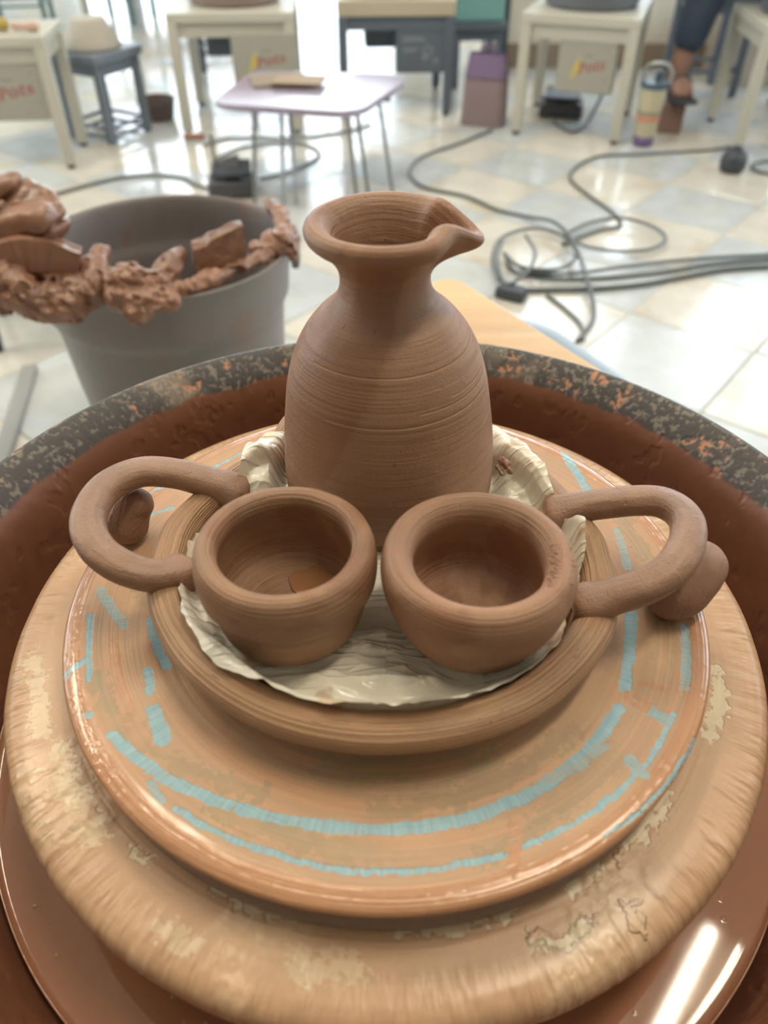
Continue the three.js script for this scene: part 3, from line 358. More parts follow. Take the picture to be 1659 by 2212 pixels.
{ // carafe
  const O = [[0.0005, 0], [0.03, 0], [0.0495, 0.0004], [0.0522, 0.003], [0.0527, 0.010], [0.0522, 0.024], [0.0508, 0.038], [0.0488, 0.052], [0.0468, 0.064], [0.0435, 0.0755], [0.0385, 0.0860], [0.0312, 0.0955], [0.0246, 0.1015], [0.0208, 0.1065], [0.0195, 0.1120], [0.0202, 0.1175], [0.0228, 0.1225], [0.0268, 0.1268], [0.0308, 0.1297], [0.0329, 0.1322], [0.0334, 0.1348], [0.0322, 0.1372], [0.0296, 0.1384], [0.0262, 0.1374], [0.0232, 0.1345], [0.0208, 0.1300], [0.0184, 0.1240], [0.0166, 0.1170], [0.0162, 0.1100], [0.018, 0.1040], [0.022, 0.0985], [0.030, 0.0905], [0.039, 0.077], [0.0435, 0.060], [0.0465, 0.035], [0.047, 0.012], [0.042, 0.006], [0.0005, 0.005]];
  const n = 240, d = dense(O, n), total = 1;
  const ridgeAt = (h) => { let best = 0; for (let i = 0; i < n * 0.5; i++) if (Math.abs(d[i][1] - h) < Math.abs(d[best][1] - h) && d[i][0] > 0.019) best = i; return best / n; };
  const th = -0.02;   // the spout points along +x
  const g = surf((u, v) => {
    const [r0, y0] = d[Math.round(v * n)], a = -u * Math.PI * 2 + Math.PI, e = Math.atan2(Math.sin(a - th), Math.cos(a - th)), k = sstep(0.114, 0.136, y0);
    const tip = Math.exp(-((e / 0.30) ** 2)), wide = Math.exp(-((e / 0.75) ** 2)), shoulder = Math.exp(-(((Math.abs(e) - 0.50) / 0.26) ** 2));
    let r = r0 + k * (0.0075 * tip + 0.0005 * wide - 0.0022 * shoulder), y = y0 - k * 0.0065 * tip + k * 0.0022 * shoulder;
    r *= 1 + 0.006 * Math.sin(2 * a + 1) * k; const w = 0.0007 * (fbm(Math.cos(a) * 2 + 5, Math.sin(a) * 2 + y0 * 30, 2) - 0.5); r += r0 > 0.01 ? w : 0;
    return V(r * Math.cos(a), y, r * Math.sin(a)); }, 220, n, true, 1, 1);
  const m = thrown(900, 1800, CLAY, { rings: 0.8, damp: 0.6, seed: 12, rough: 0.53, ridges: [[ridgeAt(0.0855), 0.1, 0.9], [ridgeAt(0.0705), 0.3, 0.72], [ridgeAt(0.0655), 0.15, 0.86, 1.2], [ridgeAt(0.0735), 0.36, 0.6, 0.7], [ridgeAt(0.054), 0.5, 0.8, 0.5], [ridgeAt(0.02), 0, 1, 0.4]] });
  const o = single('carafe', g, texMat(m, 0.0011), 'tall unfired clay carafe with a flared lip and pinched pouring spout', 'carafe');
  o.position.set(0.0018, Y0 + 0.0342, -0.062); o.rotation.z = 0.02; o.rotation.y = 0;
}
function cup(name, x, z, prof, tex, label, wob) {
  const n = 170, d = dense(prof, n);
  const g = surf((u, v) => { const [r0, y] = d[Math.round(v * n)], a = -u * Math.PI * 2 - Math.PI / 2, r = r0 * (1 + wob * Math.sin(2 * a + 0.7) * sstep(0.004, 0.03, y)) + (r0 > 0.008 ? 0.0006 * (fbm(Math.cos(a) * 2.4 + x * 90, Math.sin(a) * 2.4 + y * 60, 2) - 0.5) : 0); return V(r * Math.cos(a), y, r * Math.sin(a)); }, 200, n, true);
  const c = thing(name, label, 'cup', V(x, Y0 + 0.0342, z)); part('cup_body', g, texMat(tex, 0.0012), c); return c;
}
{
  const c1 = cup('clay_cup', -0.0412, 0.0290, [[0.0005, 0], [0.02, 0], [0.0285, 0.0004], [0.0303, 0.003], [0.0322, 0.010], [0.0334, 0.018], [0.0342, 0.0232], [0.0344, 0.0240], [0.0366, 0.0247], [0.0369, 0.0262], [0.0373, 0.031], [0.0372, 0.0358], [0.0364, 0.0402], [0.0350, 0.0430], [0.0326, 0.0441], [0.0298, 0.0440], [0.0280, 0.0428], [0.0272, 0.0406], [0.0271, 0.0375], [0.0282, 0.032], [0.0292, 0.022], [0.0284, 0.0125], [0.0255, 0.0085], [0.018, 0.0070], [0.0005, 0.0066]],
    thrown(900, 1100, [165, 128, 100], { rings: 1.6, spread: 1.3, damp: 0.6, seed: 21, rough: 0.55, ridges: [[0.238, 0, 1, 0.8], [0.258, 0.2, 0.8, 0.6], [0.275, 0, 1, 0.5], [0.222, 0, 1, 0.7], [0.245, 0.35, 1, 0.6]] }), 'clay cup with a banded rim and a puddle of water inside', 0.006);
  const pud = new THREE.Shape(); const N = 40; for (let i = 0; i <= N; i++) { const a = i / N * 6.2832, r = 0.0082 * (1 + 0.25 * Math.sin(a * 2 + 1) + 0.1 * Math.sin(a * 5)); i ? pud.lineTo(r * Math.cos(a), r * Math.sin(a)) : pud.moveTo(r * Math.cos(a), r * Math.sin(a)); }
  const pg = new THREE.ExtrudeGeometry(pud, { depth: 0.0002, bevelEnabled: true, bevelSize: 0.0008, bevelThickness: 0.0003, bevelSegments: 3 }); pg.rotateX(-Math.PI / 2);
  const w = single('water_puddle', pg, plain(C(164, 118, 82), 0.05, { clearcoat: 1, clearcoatRoughness: 0.03 }), 'small shiny puddle of brown water in the banded cup', 'water'); w.position.set(-0.0412 + 0.0085, Y0 + 0.0342 + 0.0072, 0.0290 - 0.0135); w.userData.kind = 'stuff';
  const c2 = cup('clay_cup', 0.0368, 0.0345, [[0.0005, 0], [0.018, 0], [0.0262, 0.0005], [0.0292, 0.0035], [0.0325, 0.0095], [0.0358, 0.0175], [0.0381, 0.0255], [0.0391, 0.0325], [0.0387, 0.0385], [0.0369, 0.0428], [0.0340, 0.0447], [0.0310, 0.0445], [0.0283, 0.0425], [0.0266, 0.0392], [0.0262, 0.0355], [0.0274, 0.029], [0.0286, 0.021], [0.0280, 0.0128], [0.0250, 0.0085], [0.017, 0.0068], [0.0005, 0.0062]],
    thrown(900, 1100, [167, 129, 103], { rings: 1.1, spread: 1.0, damp: 0.7, seed: 33 }), 'round-shouldered clay cup with a rough patch on its thick rim', 0.008);
  const r = rng(3), crumbs = []; for (let i = 0; i < 520; i++) { const a = -0.2 + 0.95 * (r() + r()) / 2, q = 0.0272 + 0.0105 * (r() + r()) / 2, y = 0.04455 - 68 * (q - 0.0325) ** 2; crumbs.push(new THREE.IcosahedronGeometry(0.00022 + 0.00042 * r() ** 2, 0).rotateX(r() * 6).rotateY(r() * 6).translate(q * Math.cos(a), y, q * Math.sin(a))); }
  const cr = part('rim_crumbs', merge(crumbs), plain(C(172, 134, 110), 0.6), c2, 'crumbly rough clay grains on the rim'); cr.userData.kind = 'stuff';
}

// ───────────── bucket with clay scraps ─────────────
const BK = V(-0.325, 0, -0.842), BR = 0.191, BH = Y0 - 0.16;
{
  const b = thing('bucket', 'large grey plastic bucket with clay scraps over its rim', 'bucket', V(BK.x, 0, BK.z));
  const t = bake(512, 512, (u, v) => { const n = fbm(u * 12, v * 6, 5), d = sstep(0.6, 0.68, fbm(u * 9 + 4, v * 14, 5)) * sstep(0.25, 0.6, v), k = 1 + 0.1 * (n - 0.5); return { c: mix3([134 * k, 128 * k, 127 * k], [150, 110, 92], d * 0.6), h: 0.5 + 0.2 * (n - 0.5) + 0.2 * d, r: 0.42 + 0.1 * n }; });
  const body = ringSurf([[0.0005, 0.002], [0.08, 0.002], [0.132, 0.002], [0.139, 0.006], [0.143, 0.03], [0.163, BH * 0.55], [0.1735, BH - 0.085], [0.1775, BH - 0.082], [0.179, BH - 0.078], [0.185, BH - 0.02], [0.1895, BH - 0.006], [0.191, BH - 0.001], [0.189, BH + 0.001], [0.186, BH - 0.003], [0.1815, BH - 0.022], [0.175, BH - 0.077], [0.171, BH - 0.083], [0.158, BH * 0.5], [0.138, 0.03], [0.132, 0.008], [0.0005, 0.008]], 150, 120, () => 1, 2, 1);
  part('bucket_body', body, texMat(t, 0.0008), b);
  const h = []; for (let i = 0; i <= 24; i++) { const a = Math.PI * (i / 24), q = a; h.push(V(0.192 * Math.cos(q) * 1.0, BH - 0.045 - 0.135 * Math.sin(q) * 0.72, -0.05 - 0.19 * Math.sin(q))); }
  part('bail_handle', tube(h, 0.003, 80), plain(C(86, 88, 90), 0.35, { metalness: 0.7 }), b, 'thin dark wire handle');
  for (const s of [-1, 1]) part('handle_lug', box(0.012, 0.03, 0.03, s * 0.1885, BH - 0.045, -0.05, 0.004), plain(C(120, 118, 114), 0.45), b);
}
{
  const rim = (u, v, dy = 0) => { const p = at(u, v, -0.16); p.y += dy; return p; }, G = 'clay scraps on the bucket rim';
  const z = (u, v, d) => atZ(u, v, d);
  const chain = (list, r) => { const o = []; for (let i = 1; i < list.length; i++) o.push([P4(list[i - 1], r[i - 1]), P4(list[i], r[i])]); return o; };
  // heap at the left: folded roll, thick strip, torn shreds
single('clay_scrap', blob([...chain([z(-70, 500, -0.71), z(10, 492, -0.7), z(80, 478, -0.7), z(112, 482, -0.71)], [0.034, 0.03, 0.024, 0.016]), ...chain([z(112, 482, -0.72), z(92, 440, -0.74), z(40, 418, -0.75), z(-50, 420, -0.75)], [0.016, 0.02, 0.022, 0.026]), ...chain([z(124, 444, -0.72), z(124, 470, -0.715)], [0.005, 0.011])], { k: 0.012, cell: 0.0023, noise: 0.004, freq: 26, fold: 0.009, fdir: [-0.35, 1, 0.25], ffreq: 95 }), scrapClay, 'big folded roll of brown wet clay topping the heap on the bucket rim', 'clay scrap');
  single('clay_scrap', sweep([z(-60, 582, -0.66), z(0, 558, -0.66), z(50, 545, -0.67), z(110, 552, -0.68), z(170, 574, -0.685)], (t, p) => { const k = Math.sqrt(Math.max(0, 1 - (1 - Math.min(1, (t < 0.5 ? t : 1 - t) / 0.02)) ** 2)), c = Math.cos(p), s = Math.sin(p), n = 1 + 0.16 * (fbm(t * 7, c + s * 2, 3) - 0.5); return [0.014 * k * n * Math.sign(c) * Math.abs(c) ** 0.5, 0.024 * k * n * Math.sign(s) * Math.abs(s) ** 0.45 - 0.004 * Math.abs(Math.cos(p * 2)) * k]; }, 70, 40, 0.6, 1), scrapClay, 'thick flat strip of clay sandwiched in the heap below the folded roll', 'clay scrap');
  const shred = (list, r, label, o = {}) => single('clay_scrap', blob(chain(list, r), { k: 0.008, cell: 0.0022, noise: 0.010, freq: 48, sharp: 0.75, fold: 0.004, ffreq: 150, fdir: [0.7, 0.8, 0.3], ...o }), scrapClay, label, 'clay scrap');
  shred([z(0, 612, -0.65), rim(50, 610, 0.004), rim(100, 622, 0.006), rim(150, 636, 0.006), rim(190, 640, 0.004), z(150, 658, -0.648), z(100, 650, -0.645), z(40, 632, -0.64)], [0.03, 0.028, 0.024, 0.02, 0.012, 0.016, 0.02, 0.024], 'ragged mass of torn clay hanging over the rim under the thick strip');
  shred([rim(205, 640, 0.006), rim(206, 612, 0.018), rim(226, 590, 0.026), rim(240, 578, 0.03)], [0.017, 0.015, 0.009, 0.003], 'thin upright flake of clay standing on the bucket rim', { noise: 0.006 });
  shred([rim(238, 628, 0.012), rim(285, 638, 0.012), rim(335, 636, 0.008), z(365, 652, -0.652), z(300, 660, -0.643), z(255, 645, -0.648)], [0.014, 0.022, 0.017, 0.007, 0.018, 0.012], 'crinkled clay tongue draped over the front of the bucket rim');
  shred([rim(345, 622, 0.008), rim(368, 602, 0.016), rim(392, 586, 0.024)], [0.013, 0.014, 0.006], 'small curled clay scrap perched beside the draped tongue', { noise: 0.006 });
  shred([rim(388, 632, 0.003), rim(450, 610, 0.003), rim(520, 582, 0.003), rim(575, 555, 0.003)], [0.009, 0.009, 0.008, 0.008], 'low smear of clay running along the bucket rim', { noise: 0.006 });
  { const c = rim(476, 578, 0.026), g = mergeVertices(new THREE.BoxGeometry(0.07, 0.045, 0.03, 14, 10, 8).deleteAttribute('normal')), p = g.attributes.position; for (let k = 0; k < p.count; k++) { let x = p.getX(k), y = p.getY(k), zz = p.getZ(k); const w = 0.004 * (fbm3(x * 60, y * 60, zz * 60, 3) - 0.5); y *= 0.72 + 0.5 * (x / 0.07 + 0.5); y += 0.10 * x - (x < -0.012 ? 0.004 : 0); zz *= 1 - 0.25 * (y / 0.04); p.setXYZ(k, x + w * 2, y + w * 3, zz + w); } g.computeVertexNormals(); const m = single('clay_scrap', g, scrapClay, 'blocky cut chunk of clay sitting on the inner bucket rim', 'clay scrap'); m.position.copy(c); m.rotation.y = 0.35; }
  shred([rim(560, 548, 0.006), rim(598, 538, 0.008), rim(620, 520, 0.006), rim(630, 545, -0.002)], [0.012, 0.016, 0.014, 0.006], 'torn clay fringe hanging on the rim above the handle lug', { noise: 0.006 });
  shred([rim(612, 498, 0.004), rim(604, 470, 0.005), rim(580, 446, 0.004)], [0.010, 0.010, 0.007], 'crumbly clay line along the far side of the rim', { noise: 0.005 });
}

// ───────────── low table ─────────────
{
  const yT = -0.30, c = [[455, 222], [770, 242], [892, 160], [545, 153]].map(([u, v]) => at(u, v, yT)), o = V((c[0].x + c[1].x + c[2].x + c[3].x) / 4, 0, (c[0].z + c[1].z + c[2].z + c[3].z) / 4);
  const t = thing('low_table', 'low table with a shiny mauve top and thin metal rod legs', 'table', o);
  const s = new THREE.Shape(), q = c.map((p) => [p.x - o.x, -(p.z - o.z)]), rr = [0.08, 0.10, 0.16, 0.08];
  q.forEach((p, i) => { const a = q[(i + 3) % 4], b = q[(i + 1) % 4], la = Math.hypot(a[0] - p[0], a[1] - p[1]), lb = Math.hypot(b[0] - p[0], b[1] - p[1]), r = rr[i] * 0.8, pa = [p[0] + (a[0] - p[0]) / la * r, p[1] + (a[1] - p[1]) / la * r], pb = [p[0] + (b[0] - p[0]) / lb * r, p[1] + (b[1] - p[1]) / lb * r]; i ? s.lineTo(...pa) : s.moveTo(...pa); s.quadraticCurveTo(p[0], p[1], ...pb); });
  const g = new THREE.ExtrudeGeometry(s, { depth: 0.012, bevelEnabled: true, bevelSize: 0.004, bevelThickness: 0.003, bevelSegments: 3, curveSegments: 12 }); g.rotateX(-Math.PI / 2); g.translate(0, Y0 + yT - 0.015, 0);
  const tt = bake(256, 256, (u, v) => { const n = fbm(u * 8, v * 8, 5), k = 1 + 0.14 * (n - 0.5); return { c: [168 * k, 158 * k, 178 * k], h: n, r: 0.1 + 0.14 * n }; });
  part('table_top', g, texMat(tt, 0.0004), t);
  const yb = Y0 + yT - 0.016, L = (u0, v0, u1, v1) => { const a = at(u0, v0, yT - 0.016), b = at(u1, v1, FLOOR); a.sub(o); b.sub(o); a.y = yb; b.y = 0; return part('leg', rod(b, a, 0.006), steel, t); };
  L(548, 232, 550, 452); L(750, 240, 772, 456); L(770, 238, 800, 458); L(818, 215, 852, 446); L(606, 200, 612, 442); L(622, 200, 640, 442);
  for (const [u, v] of [[548, 230], [760, 238], [818, 216], [614, 200]]) { const a = at(u, v, yT - 0.02).sub(o); part('bracket', box(0.07, 0.006, 0.05, a.x, yb - 0.001, a.z, 0.002), darkPlastic, t); }
  const wood = plain(C(150, 136, 120), 0.7), b1 = at(600, 182, yT), b2 = at(660, 186, yT);
  const d1 = single('wooden_bat', box(0.17, 0.008, 0.13, 0, 0.0045, 0, 0.003), wood, 'flat brown board lying on the low table, partly under another', 'board', 'boards on the low table'); d1.position.set(b1.x, Y0 + yT, b1.z - 0.03); d1.rotation.y = 0.25;
  const d2 = single('wooden_bat', box(0.15, 0.008, 0.10, 0, 0.0045, 0, 0.003), plain(C(164, 146, 126), 0.7), 'flat tan board resting on top of the brown board on the low table', 'board', 'boards on the low table'); d2.position.set(b2.x - 0.02, Y0 + yT + 0.009, b2.z - 0.01); d2.rotation.y = -0.12;
}

// ───────────── other wheels of the workshop ─────────────
function logoTex(dark) {
  const w = 384, h = 320, cv = document.createElement('canvas'); cv.width = w; cv.height = h; const g = cv.getContext('2d');
  g.fillStyle = dark ? 'rgb(98,108,122)' : 'rgb(168,167,156)'; g.fillRect(0, 0, w, h);  // grounds carry the backlight and haze tones of the paints
  if (dark) { g.fillStyle = 'rgb(150,156,160)'; g.fillRect(44, 70, 150, 9); g.fillRect(30, 88, 190, 9); g.fillRect(40, 150, 120, 8); g.fillRect(44, 166, 90, 8); g.strokeStyle = 'rgb(160,166,170)'; g.lineWidth = 8; g.beginPath(); g.arc(236, 170, 32, 0, 6.3); g.stroke(); g.beginPath(); g.arc(210, 218, 14, 0, 6.3); g.stroke(); g.beginPath(); g.arc(300, 240, 16, 0, 6.3); g.stroke(); }
  else {
    g.fillStyle = 'rgb(206,186,96)'; g.beginPath(); g.moveTo(150, 96); g.quadraticCurveTo(96, 150, 92, 262); g.quadraticCurveTo(120, 210, 150, 190); g.quadraticCurveTo(132, 150, 150, 96); g.fill();
    g.save(); g.translate(136, 218); g.rotate(-0.2); g.fillStyle = 'rgb(160,84,78)'; g.font = 'italic bold 92px serif'; g.fillText('Pots', 0, 0); g.restore();
    g.strokeStyle = 'rgb(118,120,112)'; g.lineWidth = 5; g.beginPath(); g.moveTo(172, 108); g.quadraticCurveTo(184, 88, 194, 106); g.quadraticCurveTo(206, 90, 214, 108); g.quadraticCurveTo(226, 92, 238, 104); g.stroke();
    g.fillStyle = 'rgba(150,146,134,0.8)'; for (const [x, y] of [[330, 70], [340, 236], [262, 290], [84, 160], [70, 270]]) { g.beginPath(); g.arc(x, y, 9, 0, 6.3); g.fill(); }
  }
  const t = new THREE.CanvasTexture(cv); t.colorSpace = THREE.SRGBColorSpace; return t;
}
const logoMat = new THREE.MeshPhysicalMaterial({ map: logoTex(false), roughness: 0.5 }), darkLogoMat = new THREE.MeshPhysicalMaterial({ map: logoTex(true), roughness: 0.5 });
const panMat = plain(C(150, 132, 124), 0.5), panGrey = plain(C(110, 116, 124), 0.4), panTop = plain(C(186, 176, 156), 0.55);
function bgWheel(pos, turn, o, label) {
  const { w = 0.42, d = 0.46, h = 0.39, mat = whitePaint, top = whitePaint, topH = 0.03, leg = 0.036, px = 0.05, pw = 0.16, ph = 0.15, dark = false, pan = panMat, pz = 0.012 } = o;
  const t = thing('pottery_wheel', label, 'pottery wheel', pos, turn);
  part('table_top', box(w, topH, d, 0, h - topH / 2, 0, 0.004), top, t);
  part('apron', merge([box(w - leg, 0.045, 0.012, 0, h - topH - 0.0225, d / 2 - 0.018, 0.002), box(w - leg, 0.045, 0.012, 0, h - topH - 0.0225, -d / 2 + 0.018, 0.002), box(0.012, 0.045, d - leg, -w / 2 + 0.018, h - topH - 0.0225, 0, 0.002), box(0.012, 0.045, d - leg, w / 2 - 0.018, h - topH - 0.0225, 0, 0.002)]), mat, t);
  for (const sx of [-1, 1]) for (const sz of [-1, 1]) { const l = part('leg', box(leg, h - topH - 0.012, leg, sx * (w / 2 - leg / 2), (h - topH + 0.012) / 2, sz * (d / 2 - leg / 2), 0.004), mat, t); part('foot', move(new THREE.CylinderGeometry(0.011, 0.014, 0.013, 14), sx * (w / 2 - leg / 2), 0.0065, sz * (d / 2 - leg / 2)), rubber, l); }
  part('control_box', box(pw, ph, 0.09, px, h - topH - 0.03 - ph / 2, d / 2 - 0.05 - pz, 0.004), dark ? slate : shadedWhite, t);
  const face = part('printed_panel', box(pw - 0.006, ph - 0.006, 0.002, 0, 0, 0, 0.0008), dark ? slate : shadedWhite, t); face.position.set(px, h - topH - 0.03 - ph / 2, d / 2 - 0.0045 - pz);
  const decal = part('logo', new THREE.PlaneGeometry(pw - 0.012, ph - 0.012), dark ? darkLogoMat : logoMat, face, dark ? 'white lettering on a dark panel' : 'red and yellow script logo on a white panel darkened for backlight'); decal.position.z = 0.0016;
  part('motor_housing', box(0.15, 0.13, 0.16, -px * 0.6 + 0.02, h - topH - 0.075, -0.05, 0.015), slate, t);
  if (pan) { part('splash_pan', move(lathe([[0.001, 0], [0.155, 0], [0.165, 0.008], [0.175, 0.07], [0.18, 0.09], [0.186, 0.092], [0.184, 0.086], [0.172, 0.05], [0.16, 0.012], [0.001, 0.01]], 48), 0, h + 0.001, -0.02), pan, t);
  part('wheel_head', move(new THREE.CylinderGeometry(0.13, 0.13, 0.018, 48), 0, h + 0.075, -0.02), plain(C(170, 160, 148), 0.4, { metalness: 0.3 }), t);
  part('shaft', move(new THREE.CylinderGeometry(0.018, 0.018, 0.07, 20), 0, h + 0.036, -0.02), steel, t); }
  return t;
}
const FP = (u, v) => at(u, v, FLOOR);
bgWheel(V(0.735, 0, -3.0), -0.34, { w: 0.40, d: 0.44, px: 0.04, pw: 0.2, ph: 0.175, pan: panGrey }, 'cream pottery wheel with a logo panel and a dark motor beside the tumbler');
bgWheel(V(-0.545, 0, -3.07), 0.06, { w: 0.44, d: 0.44, px: 0.107, pw: 0.225, ph: 0.16, pz: -0.012 }, 'cream pottery wheel with a logo panel behind the low table');
bgWheel(V(0.035, 0, -3.32), 0.05, { w: 0.44, d: 0.46, mat: slate, top: panTop, topH: 0.05, px: 0.1, pw: 0.2, ph: 0.16, dark: true, pan: slate }, 'black pottery wheel paled for haze with a thick tan top');
bgWheel(V(-1.27, 0, -2.585), 0.12, { w: 0.42, d: 0.28, px: 0.055, pw: 0.25, ph: 0.18, pan: null }, 'cream pottery wheel with bottle and sponge standing on it');
bgWheel(V(1.46, 0, -2.83), -0.08, { w: 0.42, d: 0.42, px: 0.1, pw: 0.14, ph: 0.14, pan: slate }, 'cream pottery wheel next to the round black plug');

// stools
function stool(name, pos, turn, h, w, mat, label, rung = [0.06], seatH = 0.03, leg = 0.026) {
  const t = thing(name, label, 'stool', pos, turn); part('seat', box(w + 0.05, seatH, w + 0.05, 0, h - seatH / 2, 0, 0.006), mat, t);
  part('apron', merge([-1, 1].flatMap((s) => [box(w, 0.04, 0.012, 0, h - seatH - 0.02, s * w / 2, 0.002), box(0.012, 0.04, w, s * w / 2, h - seatH - 0.02, 0, 0.002)])), mat, t);
  for (const a of [-1, 1]) for (const b of [-1, 1]) part('leg', box(leg, h - seatH, leg, a * w / 2, (h - seatH) / 2, b * w / 2, 0.003), mat, t);
  for (const y of rung) for (const s of [-1, 1]) { part('rung', box(w, 0.012, 0.01, 0, y, s * w / 2, 0.002), mat, t); part('rung', box(0.01, 0.012, w, s * w / 2, y + 0.0, 0, 0.002), mat, t); }
  return t;
}
stool('low_stool', V(-1.03, 0, -2.87), -0.5, 0.285, 0.19, blueGrey, 'low blue-grey stool carrying an upturned grey bowl', [0.05, 0.02]);
{ const p = V(-1.03, 0.286, -2.87); const b = single('bowl', lathe([[0.095, 0], [0.1, 0.002], [0.098, 0.012], [0.075, 0.06], [0.062, 0.085], [0.058, 0.088], [0.001, 0.088], [0.001, 0.082], [0.056, 0.08], [0.09, 0.012], [0.09, 0.002]], 48), plain(C(176, 170, 158), 0.6), 'upturned grey clay bowl on the low blue-grey stool', 'bowl'); b.position.copy(p); }
stool('tall_stool', V(-0.72, 0, -3.72), 0.1, 0.43, 0.22, rubber, 'black stool with double rungs behind the cream wheel and low table', [0.12, 0.19], 0.03, 0.022);
for (const [x, z, tn, lb] of [[-2.0, -4.75, 0.2, 'teal metal stool standing near the white post'], [-1.55, -5.1, -0.2, 'teal metal stool beside the dark red bench']]) stool('metal_stool', V(x, 0, z), tn, 0.44, 0.28, plain(C(92, 124, 122), 0.45), lb, [0.14]);
{ const t = thing('bench', 'dark red bench at the far end of the workshop', 'bench', V(-1.2, 0, -5.9), 0.05); part('seat', box(1.1, 0.05, 0.36, 0, 0.40, 0, 0.006), plain(C(122, 74, 70), 0.55), t); part('front_panel', box(1.04, 0.2, 0.02, 0, 0.275, 0.15, 0.003), plain(C(120, 82, 80), 0.6), t); for (const a of [-1, 1]) for (const b of [-1, 1]) part('leg', box(0.05, 0.375, 0.05, a * 0.48, 0.1875, b * 0.13, 0.004), plain(C(110, 72, 70), 0.6), t); }
{ const p = FP(192, 56); const t = thing('white_post', 'slim white post rising behind the upturned grey bowl', 'post', V(p.x, 0, p.z)); part('post_tube', move(new THREE.CylinderGeometry(0.024, 0.024, CEIL - 0.012, 20), 0, (CEIL - 0.012) / 2 + 0.011, 0), whitePaint, t); part('base_plate', move(new THREE.CylinderGeometry(0.06, 0.06, 0.01, 24), 0, 0.0055, 0), whitePaint, t); }

// things on the left wheel
{ const y = 0.391, b = at(12, 70, y - Y0), t = thing('bottle', 'clear plastic bottle with a blue band beside the yellow sponge', 'bottle', V(-1.33, y, -2.52));
  part('bottle_body', lathe([[0.001, 0], [0.03, 0], [0.033, 0.004], [0.033, 0.11], [0.03, 0.13], [0.014, 0.16], [0.013, 0.175], [0.001, 0.175]], 32), plain(C(206, 220, 232), 0.15, { transmission: 0.4, thickness: 0 }), t); part('label_band', move(lathe([[0.0335, 0], [0.034, 0.001], [0.034, 0.034], [0.0335, 0.035]], 32), 0, 0.02, 0), plain(C(120, 168, 206), 0.4), t); part('cap', move(lathe([[0.001, 0.02], [0.015, 0.02], [0.016, 0.018], [0.016, 0], [0.001, 0]], 24), 0, 0.172, 0), plain(C(196, 214, 120), 0.4), t);
  const sp = single('sponge', blob([[[-0.02, 0.018, 0, 0.016], [0.02, 0.018, 0.005, 0.018]]], { cell: 0.003, noise: 0.004, freq: 60 }), plain(C(186, 160, 92), 0.9), 'round yellow sponge beside the bottle on a cream wheel', 'sponge'); sp.position.set(-1.20, y + 0.003, -2.535);
  const cl = single('clay_scrap', blob([[[-0.03, 0.012, 0, 0.011], [0.035, 0.012, 0.008, 0.012]]], { cell: 0.003, noise: 0.004, freq: 40 }), plain(C(200, 168, 150), 0.6), 'pinkish slip-covered clay strip beside the yellow sponge', 'clay scrap'); cl.position.set(-1.115, y + 0.003, -2.53);
}
// bag, tumbler, pedal, brick
{ const p = FP(1052, 276), t = thing('tote_bag', 'mauve fabric bag standing on the floor beside the cream wheel', 'bag', V(p.x - 0.01, 0, p.z - 0.06), -0.3), m = plain(C(142, 124, 128), 0.85, { sheen: 0.4 }), m2 = plain(C(126, 108, 140), 0.85);
  const g = surf((u, v) => { const a = u * 6.2832, c = Math.cos(a), s = Math.sin(a), k = 0.42, w = lerp(0.085, 0.078, v), d = lerp(0.055, 0.03, v ** 1.3), n = 1 + 0.06 * (fbm(c * 2 + v * 3, s * 2 + v * 5, 3) - 0.5); return V(w * n * Math.sign(c) * Math.abs(c) ** k, 0.002 + v * 0.205, d * n * Math.sign(s) * Math.abs(s) ** k); }, 48, 24, true); part('bag_body', merge([g, box(0.16, 0.004, 0.1, 0, 0.003, 0, 0.001)]), m, t);
  part('flap', surf((u, v) => { const a = u * 6.2832, c = Math.cos(a), s = Math.sin(a); return V((0.081 - 0.012 * v) * Math.sign(c) * Math.abs(c) ** 0.42, 0.165 + v * 0.075, (0.042 - 0.02 * v) * Math.sign(s) * Math.abs(s) ** 0.42); }, 48, 12, true), m2, t, 'purple upper part of the bag'); part('strap', tube([V(-0.03, 0.21, 0.02), V(-0.025, 0.25, 0.02), V(0, 0.266, 0.01), V(0.025, 0.25, 0.02), V(0.03, 0.21, 0.02)], 0.004, 30), m2, t); }
{ const p = FP(1391, 318), t = thing('tumbler', 'cream travel tumbler with blue lid, orange stripe and purple base', 'tumbler', V(p.x, 0, p.z - 0.03), -0.4), cream = plain(C(196, 188, 160), 0.4);
  part('purple_base', lathe([[0.001, 0.001], [0.033, 0.001], [0.0345, 0.004], [0.036, 0.034], [0.001, 0.034]], 36), plain(C(104, 88, 132), 0.4), t); part('tumbler_body', lathe([[0.036, 0.034], [0.040, 0.10], [0.046, 0.19], [0.044, 0.192], [0.001, 0.19]], 36), cream, t); part('orange_stripe', lathe([[0.0388, 0.082], [0.0402, 0.083], [0.0408, 0.106], [0.0398, 0.107]], 36), plain(C(206, 150, 122), 0.45), t); part('green_stripe', lathe([[0.0401, 0.107], [0.0412, 0.108], [0.0416, 0.116], [0.0404, 0.117]], 36), plain(C(128, 140, 120), 0.45), t);
  part('lid', lathe([[0.046, 0.188], [0.049, 0.19], [0.049, 0.204], [0.046, 0.208], [0.001, 0.21]], 36), plain(C(76, 96, 112), 0.35), t); part('spout', move(new THREE.CylinderGeometry(0.01, 0.012, 0.03, 16), 0.008, 0.224, 0), plain(C(70, 88, 104), 0.35), t); part('carry_loop', tube([V(-0.042, 0.206, 0), V(-0.038, 0.25, 0), V(0.0, 0.262, 0), V(0.034, 0.258, 0), V(0.05, 0.235, 0), V(0.047, 0.204, 0)], 0.005, 40), plain(C(180, 186, 186), 0.3, { metalness: 0.5 }), t); }
